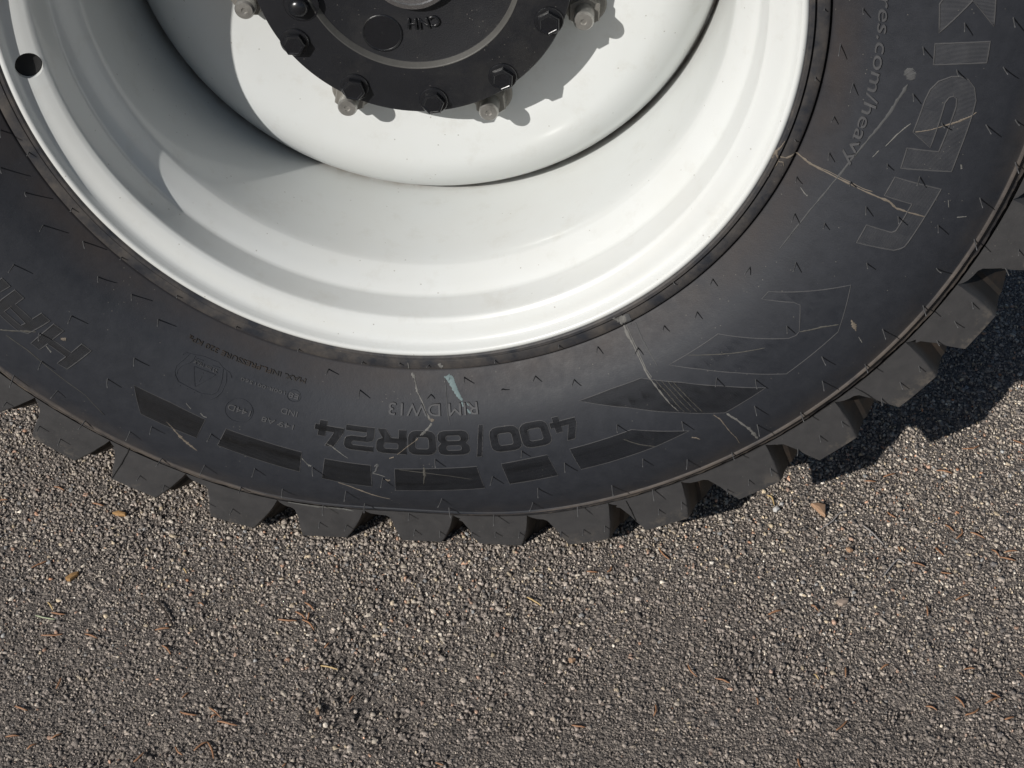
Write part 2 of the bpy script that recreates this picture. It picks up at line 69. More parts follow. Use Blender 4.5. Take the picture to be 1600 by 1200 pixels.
NEEDLES = [["needle",[[-0.3935,-0.0887],[-0.3868,-0.0835],[-0.3798,-0.0786]],"straight orange-brown needle slanting up right on the asphalt below the tread, left edge"],["needle",[[-0.3551,-0.1479],[-0.348,-0.1494],[-0.3403,-0.1494]],"straight orange-brown needle lying level on the asphalt in the middle strip, left edge"],["needle",[[-0.3566,-0.1774],[-0.3453,-0.1777],[-0.3348,-0.1748]],"long curved orange-brown needle lying level on the asphalt in the middle strip, left edge"],["needle",[[-0.3136,-0.1734],[-0.299,-0.1785]],"straight orange-brown needle slanting down right on the asphalt in the middle strip, left edge"],["needle",[[-0.2454,-0.1641],[-0.2302,-0.1607]],"straight orange-brown needle lying level on the asphalt in the middle strip, left"],["needle",[[-0.2336,-0.1834],[-0.2277,-0.187],[-0.2224,-0.1938]],"curved orange-brown needle slanting down right on the asphalt in the middle strip, left"],["needle",[[-0.3224,-0.2418],[-0.3214,-0.2281]],"straight orange-brown needle slanting up right on the asphalt near the bottom edge, left edge, topmost"],["needle",[[-0.3552,-0.2648],[-0.3416,-0.2694]],"straight orange-brown needle slanting down right on the asphalt near the bottom edge, left edge"],["needle",[[-0.3526,-0.3008],[-0.3396,-0.2985]],"straight orange-brown needle lying level on the asphalt near the bottom edge, left edge"],["needle",[[-0.3104,-0.3002],[-0.3012,-0.2926]],"straight orange-brown needle slanting up right near the bottom edge, left edge, middle one"],["needle",[[-0.3285,-0.313],[-0.3211,-0.3058]],"straight orange-brown needle slanting up right on the asphalt near the bottom edge, left edge, lowest"],["needle",[[-0.2268,-0.3209],[-0.2194,-0.309]],"straight orange-brown needle slanting up right on the asphalt near the bottom edge, left"],["needle",[[-0.1972,-0.2622],[-0.18,-0.2648]],"straight orange-brown needle lying level on the asphalt near the bottom edge, left"],["needle",[[-0.171,-0.2555],[-0.1564,-0.2672]],"straight orange-brown needle slanting down right on the asphalt near the bottom edge, left"],["needle",[[-0.1667,-0.2672],[-0.1612,-0.2636]],"short straight orange-brown needle slanting up right near the bottom edge, left, right one"],["needle",[[-0.1598,-0.2705],[-0.1493,-0.2737],[-0.1394,-0.2746]],"long straight orange-brown needle lying level on the asphalt near the bottom edge, left"],["needle",[[-0.174,-0.3055],[-0.1686,-0.2984],[-0.1638,-0.2949]],"curved orange-brown needle slanting up right on the asphalt near the bottom edge, left"],["needle",[[-0.1638,-0.2949],[-0.158,-0.303],[-0.1541,-0.3131]],"curved orange-brown needle slanting down right on the asphalt near the bottom edge, left"],["needle",[[-0.1923,-0.302],[-0.1883,-0.3081],[-0.1833,-0.3109]],"short bent orange-brown needle slanting down right on the asphalt near the bottom edge, left"],["needle",[[-0.1991,-0.2462],[-0.1942,-0.2387]],"short straight orange-brown needle slanting up right near the bottom edge, left, left one"],["needle",[[-0.2109,-0.1255],[-0.204,-0.1286]],"short straight orange-brown needle slanting down right on the asphalt in the middle strip, left"],["needle",[[0.1806,-0.0568],[0.1922,-0.0573]],"short straight orange-brown needle lying level on the asphalt below the tread, centre"],["needle",[[0.2018,-0.0567],[0.2051,-0.0539],[0.2069,-0.0477]],"short bent orange-brown needle slanting up right on the asphalt below the tread, centre"],["needle",[[0.1721,-0.2539],[0.1852,-0.2552]],"straight orange-brown needle lying level on the asphalt near the bottom edge, centre"],["needle",[[0.0491,-0.3041],[0.0571,-0.3066]],"short straight orange-brown needle slanting down right on the asphalt near the bottom edge, centre left"],["needle",[[0.6036,0.0028],[0.6104,-0.0076]],"short straight orange-brown needle slanting down right below the tread, right edge, right one"],["needle",[[0.6104,-0.0076],[0.6269,-0.0124]],"straight orange-brown needle lying level on the asphalt below the tread, right edge, lower one"],["needle",[[0.6165,-0.0005],[0.6314,0.0019]],"straight orange-brown needle lying level on the asphalt below the tread, right edge, upper one"],["needle",[[0.5179,-0.0216],[0.5316,-0.0266]],"straight orange-brown needle slanting down right on the asphalt below the tread, right"],["needle",[[0.546,-0.0331],[0.5572,-0.0344]],"short straight orange-brown needle lying level on the asphalt below the tread, right edge"],["needle",[[0.5554,-0.0712],[0.5626,-0.0669],[0.5712,-0.062]],"straight orange-brown needle slanting up right on the asphalt below the tread, right edge"],["needle",[[0.525,-0.0807],[0.5238,-0.0958]],"short straight orange-brown needle lying upright on the asphalt in the middle strip, right, right one"],["needle",[[0.4691,-0.1665],[0.4779,-0.1601]],"short straight orange-brown needle slanting up right on the asphalt in the middle strip, right"],["needle",[[0.435,-0.1663],[0.4337,-0.1791]],"short straight orange-brown needle lying upright on the asphalt in the middle strip, right, left one"],["needle",[[0.5493,-0.1624],[0.5603,-0.161]],"short straight orange-brown needle lying level on the asphalt in the middle strip, right edge"],["needle",[[0.5352,-0.1963],[0.5395,-0.2023],[0.5423,-0.2092]],"curved orange-brown needle slanting down right on the asphalt near the bottom edge, right edge"],["needle",[[0.5697,-0.1896],[0.5783,-0.1957]],"straight orange-brown needle slanting down right on the asphalt near the bottom edge, right edge"],["needle",[[0.5776,-0.1947],[0.562,-0.2039]],"straight orange-brown needle slanting up right on the asphalt near the bottom edge, right edge"],["needle",[[0.5061,-0.2093],[0.5159,-0.2142]],"straight orange-brown needle slanting down right on the asphalt near the bottom edge, right"],["needle",[[0.5414,-0.218],[0.5506,-0.2148],[0.556,-0.2087]],"bent orange-brown needle slanting up right on the asphalt near the bottom edge, right edge"],["needle",[[0.4186,-0.2433],[0.4252,-0.2375],[0.4303,-0.2307]],"curved orange-brown needle slanting up right on the asphalt near the bottom edge, right"],["needle",[[0.3805,-0.2774],[0.3809,-0.2836],[0.3823,-0.2876]],"short curved orange-brown needle lying upright on the asphalt near the bottom edge, right"],["needle",[[0.3641,-0.1037],[0.3786,-0.0965]],"straight orange-brown needle slanting up right in the middle strip, centre right, upper one"],["needle",[[0.5773,-0.2211],[0.5875,-0.2172]],"short straight orange-brown needle slanting up right on the asphalt near the bottom edge, right edge"],["needle",[[0.5464,0.0031],[0.5525,-0.0087]],"short straight orange-brown needle slanting down right below the tread, right edge, left one"],["needle",[[0.4083,-0.0871],[0.4151,-0.0954]],"short straight orange-brown needle slanting down right on the asphalt in the middle strip, right"],["needle",[[0.602,-0.1625],[0.6056,-0.168]],"short straight orange-brown needle slanting down right on the asphalt in the middle strip, right edge"],["needle",[[-0.1263,-0.1417],[-0.1156,-0.1435],[-0.1064,-0.1421]],"long curved orange-brown needle lying level on the asphalt in the middle strip, centre left"],["needle",[[-0.1103,-0.1307],[-0.0983,-0.1399]],"straight orange-brown needle slanting down right in the middle strip, centre left, left one"],["needle",[[-0.1019,-0.1409],[-0.0935,-0.1457],[-0.0875,-0.1539]],"curved orange-brown needle slanting down right on the asphalt in the middle strip, centre left"],["needle",[[-0.103,-0.1177],[-0.0917,-0.1283]],"straight orange-brown needle slanting down right in the middle strip, centre left, right one"],["needle",[[-0.0961,-0.1306],[-0.0963,-0.1405]],"short straight orange-brown needle lying upright on the asphalt in the middle strip, centre left"],["needle",[[-0.0737,-0.1759],[-0.0693,-0.1684]],"short straight orange-brown needle slanting up right on the asphalt in the middle strip, centre left"],["needle",[[-0.0391,-0.2414],[-0.0348,-0.2315]],"short straight orange-brown needle slanting up right near the bottom edge, centre left, right one"],["needle",[[-0.0898,-0.3172],[-0.0872,-0.313]],"short straight orange-brown needle slanting up right near the bottom edge, centre left, left one"],["needle",[[0.2555,-0.0198],[0.2594,-0.0277],[0.2661,-0.0353]],"curved orange-brown needle slanting down right on the asphalt below the tread, centre right"],["needle",[[0.2824,-0.1716],[0.291,-0.1884]],"straight orange-brown needle slanting down right on the asphalt in the middle strip, centre right"],["needle",[[0.308,-0.1889],[0.3221,-0.1944]],"straight orange-brown needle slanting down right on the asphalt near the bottom edge, centre right"],["needle",[[0.3462,-0.2097],[0.3471,-0.2185]],"short straight orange-brown needle lying upright on the asphalt near the bottom edge, centre right"],["needle",[[0.3652,-0.1041],[0.3778,-0.0973]],"straight orange-brown needle slanting up right in the middle strip, centre right, lower one"],["needle",[[0.2503,-0.2237],[0.2511,-0.2314],[0.2484,-0.2381]],"bent orange-brown needle lying upright on the asphalt near the bottom edge, centre right"],["needle",[[-0.4583,0.0073],[-0.4499,0.0086]],"short straight orange-brown needle lying level just below the tyre, left edge, left one"],["needle",[[-0.4054,0.0316],[-0.3991,0.0304],[-0.3926,0.0266]],"short curved orange-brown needle slanting down right on the asphalt just below the tyre, left edge"],["needle",[[-0.3563,0.0089],[-0.3431,0.0056]],"short straight orange-brown needle lying level just below the tyre, left edge, right one"],["needle",[[0.5634,0.1206],[0.5812,0.1166]],"straight orange-brown needle lying level on the asphalt beside the tyre shadow, right edge"],["needle",[[0.4819,0.0998],[0.4959,0.0995]],"straight orange-brown needle lying level on the asphalt beside the tyre shadow, right"],["needle",[[0.5038,0.1077],[0.5186,0.1138]],"straight orange-brown needle slanting up right on the asphalt beside the tyre shadow, right"],["needle",[[0.5974,0.1585],[0.6203,0.168]],"long straight orange-brown needle slanting up right on the asphalt beside the tyre shadow, right edge"],["needle",[[0.658,0.1786],[0.6691,0.1712]],"straight orange-brown needle slanting down right beside the tyre shadow, right edge, upper one"],["needle",[[0.5608,0.0373],[0.5688,0.0273]],"short straight orange-brown needle slanting down right on the asphalt beside the tyre shadow, right edge"],["needle",[[0.5769,0.0323],[0.5766,0.0233],[0.5692,0.0163]],"bent orange-brown needle slanting up right on the asphalt beside the tyre shadow, right edge"],["needle",[[0.5855,0.0269],[0.5922,0.0229],[0.5998,0.0183]],"straight orange-brown needle slanting down right beside the tyre shadow, right edge, lower one"],["needle",[[0.5014,0.0532],[0.5099,0.0445]],"short straight orange-brown needle slanting down right on the asphalt beside the tyre shadow, right"],["needle",[[0.5066,0.0011],[0.5086,-0.0075]],"short straight orange-brown needle slanting down right on the asphalt below the tread, right"],["needle",[[0.5452,0.0022],[0.5529,-0.0089]],"straight orange-brown needle slanting down right on the asphalt below the tread, right edge"],["straw",[[-0.3629,-0.1346],[-0.354,-0.1453]],"short straight pale straw needle slanting down right in the middle strip, left edge"],["straw",[[-0.2361,-0.0785],[-0.2315,-0.0856]],"short straight pale straw needle slanting down right on the asphalt below the tread, left"],["straw",[[0.121,-0.0968],[0.1289,-0.1027],[0.1368,-0.1079]],"straight pale straw needle slanting down right on the asphalt in the middle strip, centre"],["straw",[[0.4034,-0.1776],[0.4073,-0.1843]],"short straight pale straw needle slanting down right on the asphalt in the middle strip, right"],["straw",[[-0.0738,-0.1982],[-0.0653,-0.2],[-0.0558,-0.2024]],"straight pale straw needle lying level on the asphalt in the middle strip, centre left"],["green",[[-0.3699,-0.1526],[-0.3585,-0.1555],[-0.3479,-0.1561]],"long straight pale green needle lying level on the asphalt in the middle strip, left edge"],["straw",[[0.3732,0.0695],[0.377,0.0674],[0.3795,0.0627],[0.3805,0.0542]],"bent pale straw needle slanting down right on the asphalt beside the tyre shadow, centre right"],["twig",[[-0.2541,-0.125],[-0.2476,-0.1321],[-0.2395,-0.1416],[-0.2323,-0.1523],[-0.2272,-0.1617]],"long curved dark twig slanting down right on the asphalt in the middle strip, left"],["twig",[[0.1086,-0.1252],[0.1085,-0.1387]],"short straight dark twig lying upright on the asphalt in the middle strip, centre"],["fluff",[[0.4855,-0.0446],[0.4931,-0.0328],[0.4993,-0.0239],[0.5051,-0.0186],[0.5117,-0.0231]],"long bent grey-white wisp of fluff slanting up right on the asphalt below the tread, right"],["fluff",[[0.4732,0.0301],[0.4797,0.0215],[0.4859,0.0115],[0.492,0.0016]],"long straight grey-white wisp slanting down right beside the tyre shadow, right"],["fluff",[[0.4269,0.0211],[0.4406,0.0325],[0.4505,0.0468],[0.4582,0.0488]],"long curved grey-white wisp slanting up right beside the tyre shadow, right"]]
LITTER = [["chip",[[0.4182,0.0578],[0.4277,0.06],[0.4364,0.0568],[0.4346,0.0368],[0.4292,0.0419],[0.4238,0.0504]]],["flake",[[-0.3551,-0.102],[-0.3497,-0.0938],[-0.3419,-0.0901],[-0.3413,-0.0959],[-0.3483,-0.1055],[-0.3521,-0.1057]]],["flake",[[-0.3324,-0.0048],[-0.3254,-0.0014],[-0.314,-0.0051],[-0.3148,-0.0085],[-0.3245,-0.0082]]],["white",[[0.378,0.0474],[0.383,0.0517],[0.3866,0.048],[0.3824,0.0433],[0.3786,0.0439]]],["chip2",[[0.1657,-0.175],[0.1684,-0.1738],[0.1739,-0.1758],[0.1703,-0.1789],[0.1667,-0.1786]]],["chip2",[[0.4505,-0.0069],[0.4548,-0.0057],[0.4591,-0.0101],[0.4551,-0.0124],[0.4516,-0.01]]],["stone",[[0.4329,-0.0824],[0.4404,-0.0778],[0.4481,-0.0773],[0.4469,-0.0828],[0.4393,-0.0887],[0.435,-0.0876]]],["chip2",[[-0.0702,-0.2533],[-0.0683,-0.2488],[-0.0664,-0.2498],[-0.0655,-0.257],[-0.0684,-0.2572]]]]

# ------------------------------------------------------------------ tyre surface
PR=np.array([(.338,.006),(.3395,-.002),(.342,-.0045),(.3448,-.0048),(.3460,-.0010),(.3472,-.0026),(.3550,-.0040),(.3570,-.0030),(.3584,.0030),(.3600,-.0010),(.366,-.0048),(.38,-.0135),(.40,-.0255),(.42,-.0335),(.44,-.0390),(.46,-.0420),(.48,-.0430),(.50,-.0417),(.515,-.0385),(.524,-.0355),(.5275,-.0345),(.5285,-.0352),(.5305,-.0352),(.5318,-.0322),(.5345,-.0305),(.5385,-.0292),(.5415,-.0270),(.57,-.0262),(.594,-.025),(.62,-.025)])
def Yp(r): return np.interp(r,PR[:,0],PR[:,1])
def dfm(th,r,y):
    th=np.asarray(th,float); r=np.asarray(r,float)
    t=(th+91.0+180)%360-180
    a=np.exp(-(t/11.)**2); w=np.clip((r-.36)/(.594-.36),0,1.2)**1.3
    q=np.sin(np.pi*np.clip((r-.36)/.2,0,1))
    return r-.0185*a*w, y-.004*a*q
def surf(th,r,h=0.):
    y=Yp(r)-h; rr,yy=dfm(th,r,y); t=np.radians(th)
    return np.stack([rr*np.cos(t),yy,rr*np.sin(t)],-1)


def to_world(X):
    X = np.array(X, float)
    X[..., 2] += H
    return X

# ------------------------------------------------------------------ helpers
def mesh_from(name, verts, faces, smooth=False):
    me = bpy.data.meshes.new(name)
    me.from_pydata([tuple(v) for v in verts], [], [tuple(f) for f in faces])
    me.validate()
    me.update()
    if smooth:
        me.polygons.foreach_set('use_smooth', [True] * len(me.polygons))
    return me

def link(name, me, mat=None, parent=None, **props):
    o = bpy.data.objects.new(name, me)
    COL.objects.link(o)
    if mat and me is not None and not me.materials:
        me.materials.append(mat)
    if parent:
        o.parent = parent
        o.matrix_parent_inverse = parent.matrix_world.inverted()
    for k, v in props.items():
        o[k] = v
    return o

def fix_normals(me):
    bm = bmesh.new(); bm.from_mesh(me)
    bmesh.ops.recalc_face_normals(bm, faces=bm.faces)
    bm.to_mesh(me); bm.free()

def revolve(name, prof, nseg, closed=True, smooth=True, place=None, sharp=None):
    """lathe a list of (r, y) round the axle"""
    prof = np.array(prof, float); m = len(prof)
    th = np.arange(nseg) * 360.0 / nseg
    T, K = np.meshgrid(th, np.arange(m), indexing='ij')
    r, y = prof[K, 0], prof[K, 1]
    if place:
        V = place(T, r, y, K)
    else:
        t = np.radians(T)
        V = np.stack([r * np.cos(t), y, r * np.sin(t)], -1)
    V = to_world(V).reshape(-1, 3)
    F = []
    mm = m if closed else m - 1
    for i in range(nseg):
        j = (i + 1) % nseg
        for k in range(mm):
            l = (k + 1) % m
            F.append((i * m + k, j * m + k, j * m + l, i * m + l))
    me = mesh_from(name, V, F, smooth)
    fix_normals(me)
    if sharp:
        me.set_sharp_from_angle(angle=math.radians(sharp))
    return me

def smooth_profile(pts, n=4):
    """Catmull-Rom through points"""
    P = np.array(pts, float)
    out = []
    for i in range(len(P) - 1):
        p0, p1, p2, p3 = P[max(i - 1, 0)], P[i], P[i + 1], P[min(i + 2, len(P) - 1)]
        for k in range(n):
            t = k / n
            out.append(.5 * ((2 * p1) + (p2 - p0) * t + (2 * p0 - 5 * p1 + 4 * p2 - p3) * t * t + (3 * p1 - p0 - 3 * p2 + p3) * t ** 3))
    out.append(P[-1])
    return out

# ------------------------------------------------------------------ materials
def mat(name):
    m = bpy.data.materials.new(name); m.use_nodes = True
    nt = m.node_tree
    return m, nt, nt.nodes['Principled BSDF']

def nn(nt, t, **kw):
    n = nt.nodes.new(t)
    for k, v in kw.items():
        if k in ('operation', 'blend_type', 'data_type', 'noise_dimensions', 'feature', 'attribute_name', 'attribute_type', 'use_clamp', 'distance', 'voronoi_dimensions'):
            setattr(n, k, v)
        else:
            n.inputs[k].default_value = v
    return n

def noise(nt, scale, detail=4, rough=.6, coord=None):
    n = nn(nt, 'ShaderNodeTexNoise', Scale=scale, Detail=detail, Roughness=rough)
    if coord: nt.links.new(coord, n.inputs['Vector'])
    return n

def ramp(nt, fac, stops):
    n = nt.nodes.new('ShaderNodeValToRGB')
    el = n.color_ramp.elements
    while len(el) < len(stops): el.new(.5)
    for e, (p, c) in zip(el, stops):
        e.position = p; e.color = (c[0], c[1], c[2], 1) if not isinstance(c, (int, float)) else (c, c, c, 1)
    nt.links.new(fac, n.inputs['Fac'])
    return n

def mixc(nt, fac, a, b, blend='MIX'):
    n = nt.nodes.new('ShaderNodeMix'); n.data_type = 'RGBA'; n.blend_type = blend
    for sock, v in ((n.inputs[0], fac), (n.inputs[6], a), (n.inputs[7], b)):
        if isinstance(v, bpy.types.NodeSocket): nt.links.new(v, sock)
        elif isinstance(v, (int, float)): sock.default_value = v
        else: sock.default_value = (v[0], v[1], v[2], 1)
    return n.outputs[2]

def math_n(nt, op, a, b=None, clamp=False):
    n = nt.nodes.new('ShaderNodeMath'); n.operation = op; n.use_clamp = clamp
    for s, v in zip(n.inputs, (a, b)):
        if v is None: continue
        if isinstance(v, bpy.types.NodeSocket): nt.links.new(v, s)
        else: s.default_value = v
    return n.outputs[0]

def bump(nt, h, strength, dist, bsdf, prev=None):
    b = nn(nt, 'ShaderNodeBump', Strength=strength, Distance=dist)
    nt.links.new(h, b.inputs['Height'])
    if prev: nt.links.new(prev.outputs[0], b.inputs['Normal'])
    nt.links.new(b.outputs[0], bsdf.inputs['Normal'])
    return b

def radius_nodes(nt):
    g = nt.nodes.new('ShaderNodeNewGeometry')
    s = nt.nodes.new('ShaderNodeSeparateXYZ'); nt.links.new(g.outputs['Position'], s.inputs[0])
    z = math_n(nt, 'SUBTRACT', s.outputs['Z'], H)
    r = math_n(nt, 'SQRT', math_n(nt, 'ADD', math_n(nt, 'MULTIPLY', s.outputs['X'], s.outputs['X']), math_n(nt, 'MULTIPLY', z, z)))
    return g.outputs['Position'], r, s

def band(nt, r, lo, mid1, mid2, hi):
    """smooth bump between lo and hi"""
    a = nn(nt, 'ShaderNodeMapRange'); nt.links.new(r, a.inputs[0]); a.inputs[1].default_value = lo; a.inputs[2].default_value = mid1
    b = nn(nt, 'ShaderNodeMapRange'); nt.links.new(r, b.inputs[0]); b.inputs[1].default_value = hi; b.inputs[2].default_value = mid2
    return math_n(nt, 'MULTIPLY', a.outputs[0], b.outputs[0])

def make_rubber(name, base, lug=False):
    m, nt, p = mat(name)
    pos, r, sep = radius_nodes(nt)
    n1 = noise(nt, 9, 5, .6, pos); n2 = noise(nt, 70, 5, .7, pos); n3 = noise(nt, 900, 3, .6, pos)
    c = mixc(nt, n1.outputs[0], [b * .82 for b in base], [b * 1.2 for b in base])
    blot = ramp(nt, n2.outputs[0], ((.35, 0.0), (.75, 1.0)))
    c = mixc(nt, math_n(nt, 'MULTIPLY', blot.outputs[0], .4), c, [base[0] * 1.7, base[1] * 1.65, base[2] * 1.6])
    if not lug:
        # brown bloom of the rubber beside the bead, and dusty bead rings
        nb = noise(nt, 22, 3, .6, pos)
        brown = math_n(nt, 'MULTIPLY', band(nt, r, .352, .362, .366, .392), ramp(nt, nb.outputs[0], ((.3, .25), (.65, 1.0))).outputs[0])
        c = mixc(nt, math_n(nt, 'MULTIPLY', brown, .6), c, (.040, .031, .027))
        nb2 = noise(nt, 45, 4, .65, pos)
        bead = math_n(nt, 'MULTIPLY', band(nt, r, .336, .340, .356, .360), ramp(nt, nb2.outputs[0], ((.35, 0), (.7, 1.0))).outputs[0])
        c = mixc(nt, math_n(nt, 'MULTIPLY', bead, .8), c, (.085, .075, .066))
        rid = math_n(nt, 'MULTIPLY', band(nt, r, .526, .5285, .5305, .534), ramp(nt, nb2.outputs[0], ((.3, .2), (.6, 1.0))).outputs[0])
        c = mixc(nt, math_n(nt, 'MULTIPLY', rid, .8), c, (.12, .10, .085))
        lip = math_n(nt, 'MULTIPLY', band(nt, r, .5350, .5368, .5388, .5398), ramp(nt, nb2.outputs[0], ((.38, .1), (.62, 1.0))).outputs[0])
        c = mixc(nt, math_n(nt, 'MULTIPLY', lip, .75), c, (.13, .108, .088))
        low = math_n(nt, 'MULTIPLY', band(nt, r, .505, .53, .56, .58), ramp(nt, nb.outputs[0], ((.4, 0), (.7, 1.0))).outputs[0])
        c = mixc(nt, math_n(nt, 'MULTIPLY', low, .45), c, (.07, .058, .048))
    else:
        # scuffed, dusty tread edges; shade painted inside the grooves, with brown earth over it
        nb = noise(nt, 60, 6, .75, pos)
        e = nn(nt, 'ShaderNodeMapRange'); nt.links.new(r, e.inputs[0]); e.inputs[1].default_value = .572; e.inputs[2].default_value = .596
        f = math_n(nt, 'MULTIPLY', e.outputs[0], ramp(nt, nb.outputs[0], ((.5, 0), (.6, 1.0))).outputs[0])
        c = mixc(nt, math_n(nt, 'MULTIPLY', f, .55), c, (.15, .13, .108))
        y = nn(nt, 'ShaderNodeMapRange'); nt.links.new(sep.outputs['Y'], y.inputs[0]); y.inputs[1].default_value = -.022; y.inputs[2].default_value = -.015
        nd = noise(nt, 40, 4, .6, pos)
        c = mixc(nt, y.outputs[0], c, (.015, .0135, .0125))  # groove shade put into the colour behind the outer face
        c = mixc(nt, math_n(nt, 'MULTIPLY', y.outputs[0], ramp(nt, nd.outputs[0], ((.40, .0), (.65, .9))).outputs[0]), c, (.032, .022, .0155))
    # tiny pale specks of dust
    v = nn(nt, 'ShaderNodeTexVoronoi', Scale=170.0); nt.links.new(pos, v.inputs['Vector'])
    ns = noise(nt, 25, 2, .5, pos)
    sp = math_n(nt, 'MULTIPLY', math_n(nt, 'LESS_THAN', v.outputs['Distance'], .085), math_n(nt, 'GREATER_THAN', ns.outputs[0], .56))
    c = mixc(nt, math_n(nt, 'MULTIPLY', sp, .5), c, (.16, .15, .13))
    nt.links.new(c, p.inputs['Base Color'])
    rr = ramp(nt, n2.outputs[0], ((.3, .52), (.75, .68)))
    nt.links.new(rr.outputs[0], p.inputs['Roughness'])
    p.inputs['Specular IOR Level'].default_value = .40
    b = bump(nt, n3.outputs[0], .22, .0004, p)
    bump(nt, n2.outputs[0], .25, .0012, p, b)
    return m

M = {}
M['rubber'] = make_rubber('black_rubber', (.0175, .0196, .0252))
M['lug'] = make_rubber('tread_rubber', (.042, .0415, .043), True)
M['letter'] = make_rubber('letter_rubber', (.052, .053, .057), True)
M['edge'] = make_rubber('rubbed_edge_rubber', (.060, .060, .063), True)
M['hatch'] = make_rubber('ribbed_rubber', (.0160, .0158, .0165))

def plain(name, col, rough, metallic=0.0, var=.15, scale=60, bscale=None, bstr=.2, bdist=.0005, coat=0.0, spec=.5, dust=0.0):
    m, nt, p = mat(name)
    g = nt.nodes.new('ShaderNodeNewGeometry')
    n = noise(nt, scale, 5, .65, g.outputs['Position'])
    c = mixc(nt, n.outputs[0], [x * (1 - var) for x in col], [min(x * (1 + var), 1) for x in col])
    if dust:
        v = nn(nt, 'ShaderNodeTexVoronoi', Scale=210.0); nt.links.new(g.outputs['Position'], v.inputs['Vector'])
        q = noise(nt, 35, 3, .6, g.outputs['Position'])
        sp = math_n(nt, 'MULTIPLY', math_n(nt, 'LESS_THAN', v.outputs['Distance'], .10), math_n(nt, 'GREATER_THAN', q.outputs[0], .55))
        c = mixc(nt, math_n(nt, 'MULTIPLY', sp, .6), c, (.15, .14, .125))
        q2 = noise(nt, 14, 6, .75, g.outputs['Position'])
        c = mixc(nt, math_n(nt, 'MULTIPLY', ramp(nt, q2.outputs[0], ((.48, 0), (.72, 1))).outputs[0], dust), c, (.075, .070, .062))
    nt.links.new(c, p.inputs['Base Color'])
    p.inputs['Roughness'].default_value = rough
    p.inputs['Metallic'].default_value = metallic
    p.inputs['Coat Weight'].default_value = coat
    p.inputs['Specular IOR Level'].default_value = spec
    if bscale:
        n2 = noise(nt, bscale, 4, .65, g.outputs['Position'])
        bump(nt, n2.outputs[0], bstr, bdist, p)
    return m

def make_paint():
    m, nt, p = mat('white_paint')
    g = nt.nodes.new('ShaderNodeNewGeometry'); pos = g.outputs['Position']
    n = noise(nt, 7, 4, .6, pos)
    c = mixc(nt, n.outputs[0], (.608, .626, .620), (.640, .656, .647))
    # road dust specks and small smudges
    v = nn(nt, 'ShaderNodeTexVoronoi', Scale=95.0); nt.links.new(pos, v.inputs['Vector'])
    nsp = noise(nt, 18, 2, .5, pos)
    sp = math_n(nt, 'MULTIPLY', math_n(nt, 'LESS_THAN', v.outputs['Distance'], .075), math_n(nt, 'GREATER_THAN', nsp.outputs[0], .53))
    c = mixc(nt, math_n(nt, 'MULTIPLY', sp, .55), c, (.22, .20, .17))
    n3 = noise(nt, 30, 6, .75, pos)
    sm = ramp(nt, n3.outputs[0], ((.55, 0), (.75, 1)))
    c = mixc(nt, math_n(nt, 'MULTIPLY', sm.outputs[0], .30), c, (.44, .42, .37))
    posr, rr_, sep = radius_nodes(nt)
    gy = nn(nt, 'ShaderNodeMapRange'); nt.links.new(sep.outputs['Y'], gy.inputs[0]); gy.inputs[1].default_value = .214; gy.inputs[2].default_value = .232
    ng = noise(nt, 55, 5, .7, pos)
    gr = math_n(nt, 'MULTIPLY', gy.outputs[0], ramp(nt, ng.outputs[0], ((.35, .15), (.65, .8))).outputs[0])
    c = mixc(nt, gr, c, (.20, .15, .105))
    n4 = noise(nt, 3.2, 5, .7, pos)
    film = ramp(nt, n4.outputs[0], ((.42, 0), (.72, 1)))
    c = mixc(nt, math_n(nt, 'MULTIPLY', film.outputs[0], .22), c, (.50, .47, .40))
    nt.links.new(c, p.inputs['Base Color'])
    p.inputs['Roughness'].default_value = .30
    p.inputs['Coat Weight'].default_value = .4
    p.inputs['Coat Roughness'].default_value = .09
    n2 = noise(nt, 260, 3, .5, pos)
    bump(nt, n2.outputs[0], .06, .0004, p)
    return m
M['paint'] = make_paint()
M['casting'] = plain('black_cast_iron', (.0095, .010, .0125), .5, spec=.35, dust=.2, var=.3, scale=40, bscale=700, bstr=.5, bdist=.0006)
M['bolt'] = plain('black_bolt_steel', (.009, .0095, .0115), .27, var=.3, scale=90, bscale=500, bstr=.2)
M['worn'] = plain('worn_machined_edge', (.085, .083, .078), .5, metallic=.3, var=.3, scale=80, bscale=400, bstr=.3)
M['zinc'] = plain('zinc_plated_steel', (.42, .41, .385), .38, metallic=.8, dust=.5, var=.45, scale=120, bscale=300, bstr=.25)
M['nut'] = plain('grey_nut_steel', (.22, .21, .19), .5, metallic=.5, var=.3, scale=120)
M['chrome'] = plain('bright_steel', (.62, .63, .65), .22, metallic=1.0, var=.1, scale=30, bscale=220, bstr=.3, bdist=.001)
M['dark'] = plain('dark_cavity', (.012, .012, .012), .9)
M['bristle'] = plain('bristle_rubber', (.075, .075, .077), .55)
M['vent_tip'] = plain('vent_stub', (.16, .155, .15), .6)
SM = {'tan': (.135, .113, .09), 'pale': (.13, .127, .12), 'faint': (.060, .061, .063), 'dim': (.060, .057, .050), 'teal': (.13, .175, .18), 'mud': (.12, .12, .115), 'seam': (.003, .003, .003)}
for k, c in SM.items():
    M['sm_' + k] = plain('dried_' + k + '_mark', c, .8, var=.35, scale=300, bscale=600, bstr=.3)

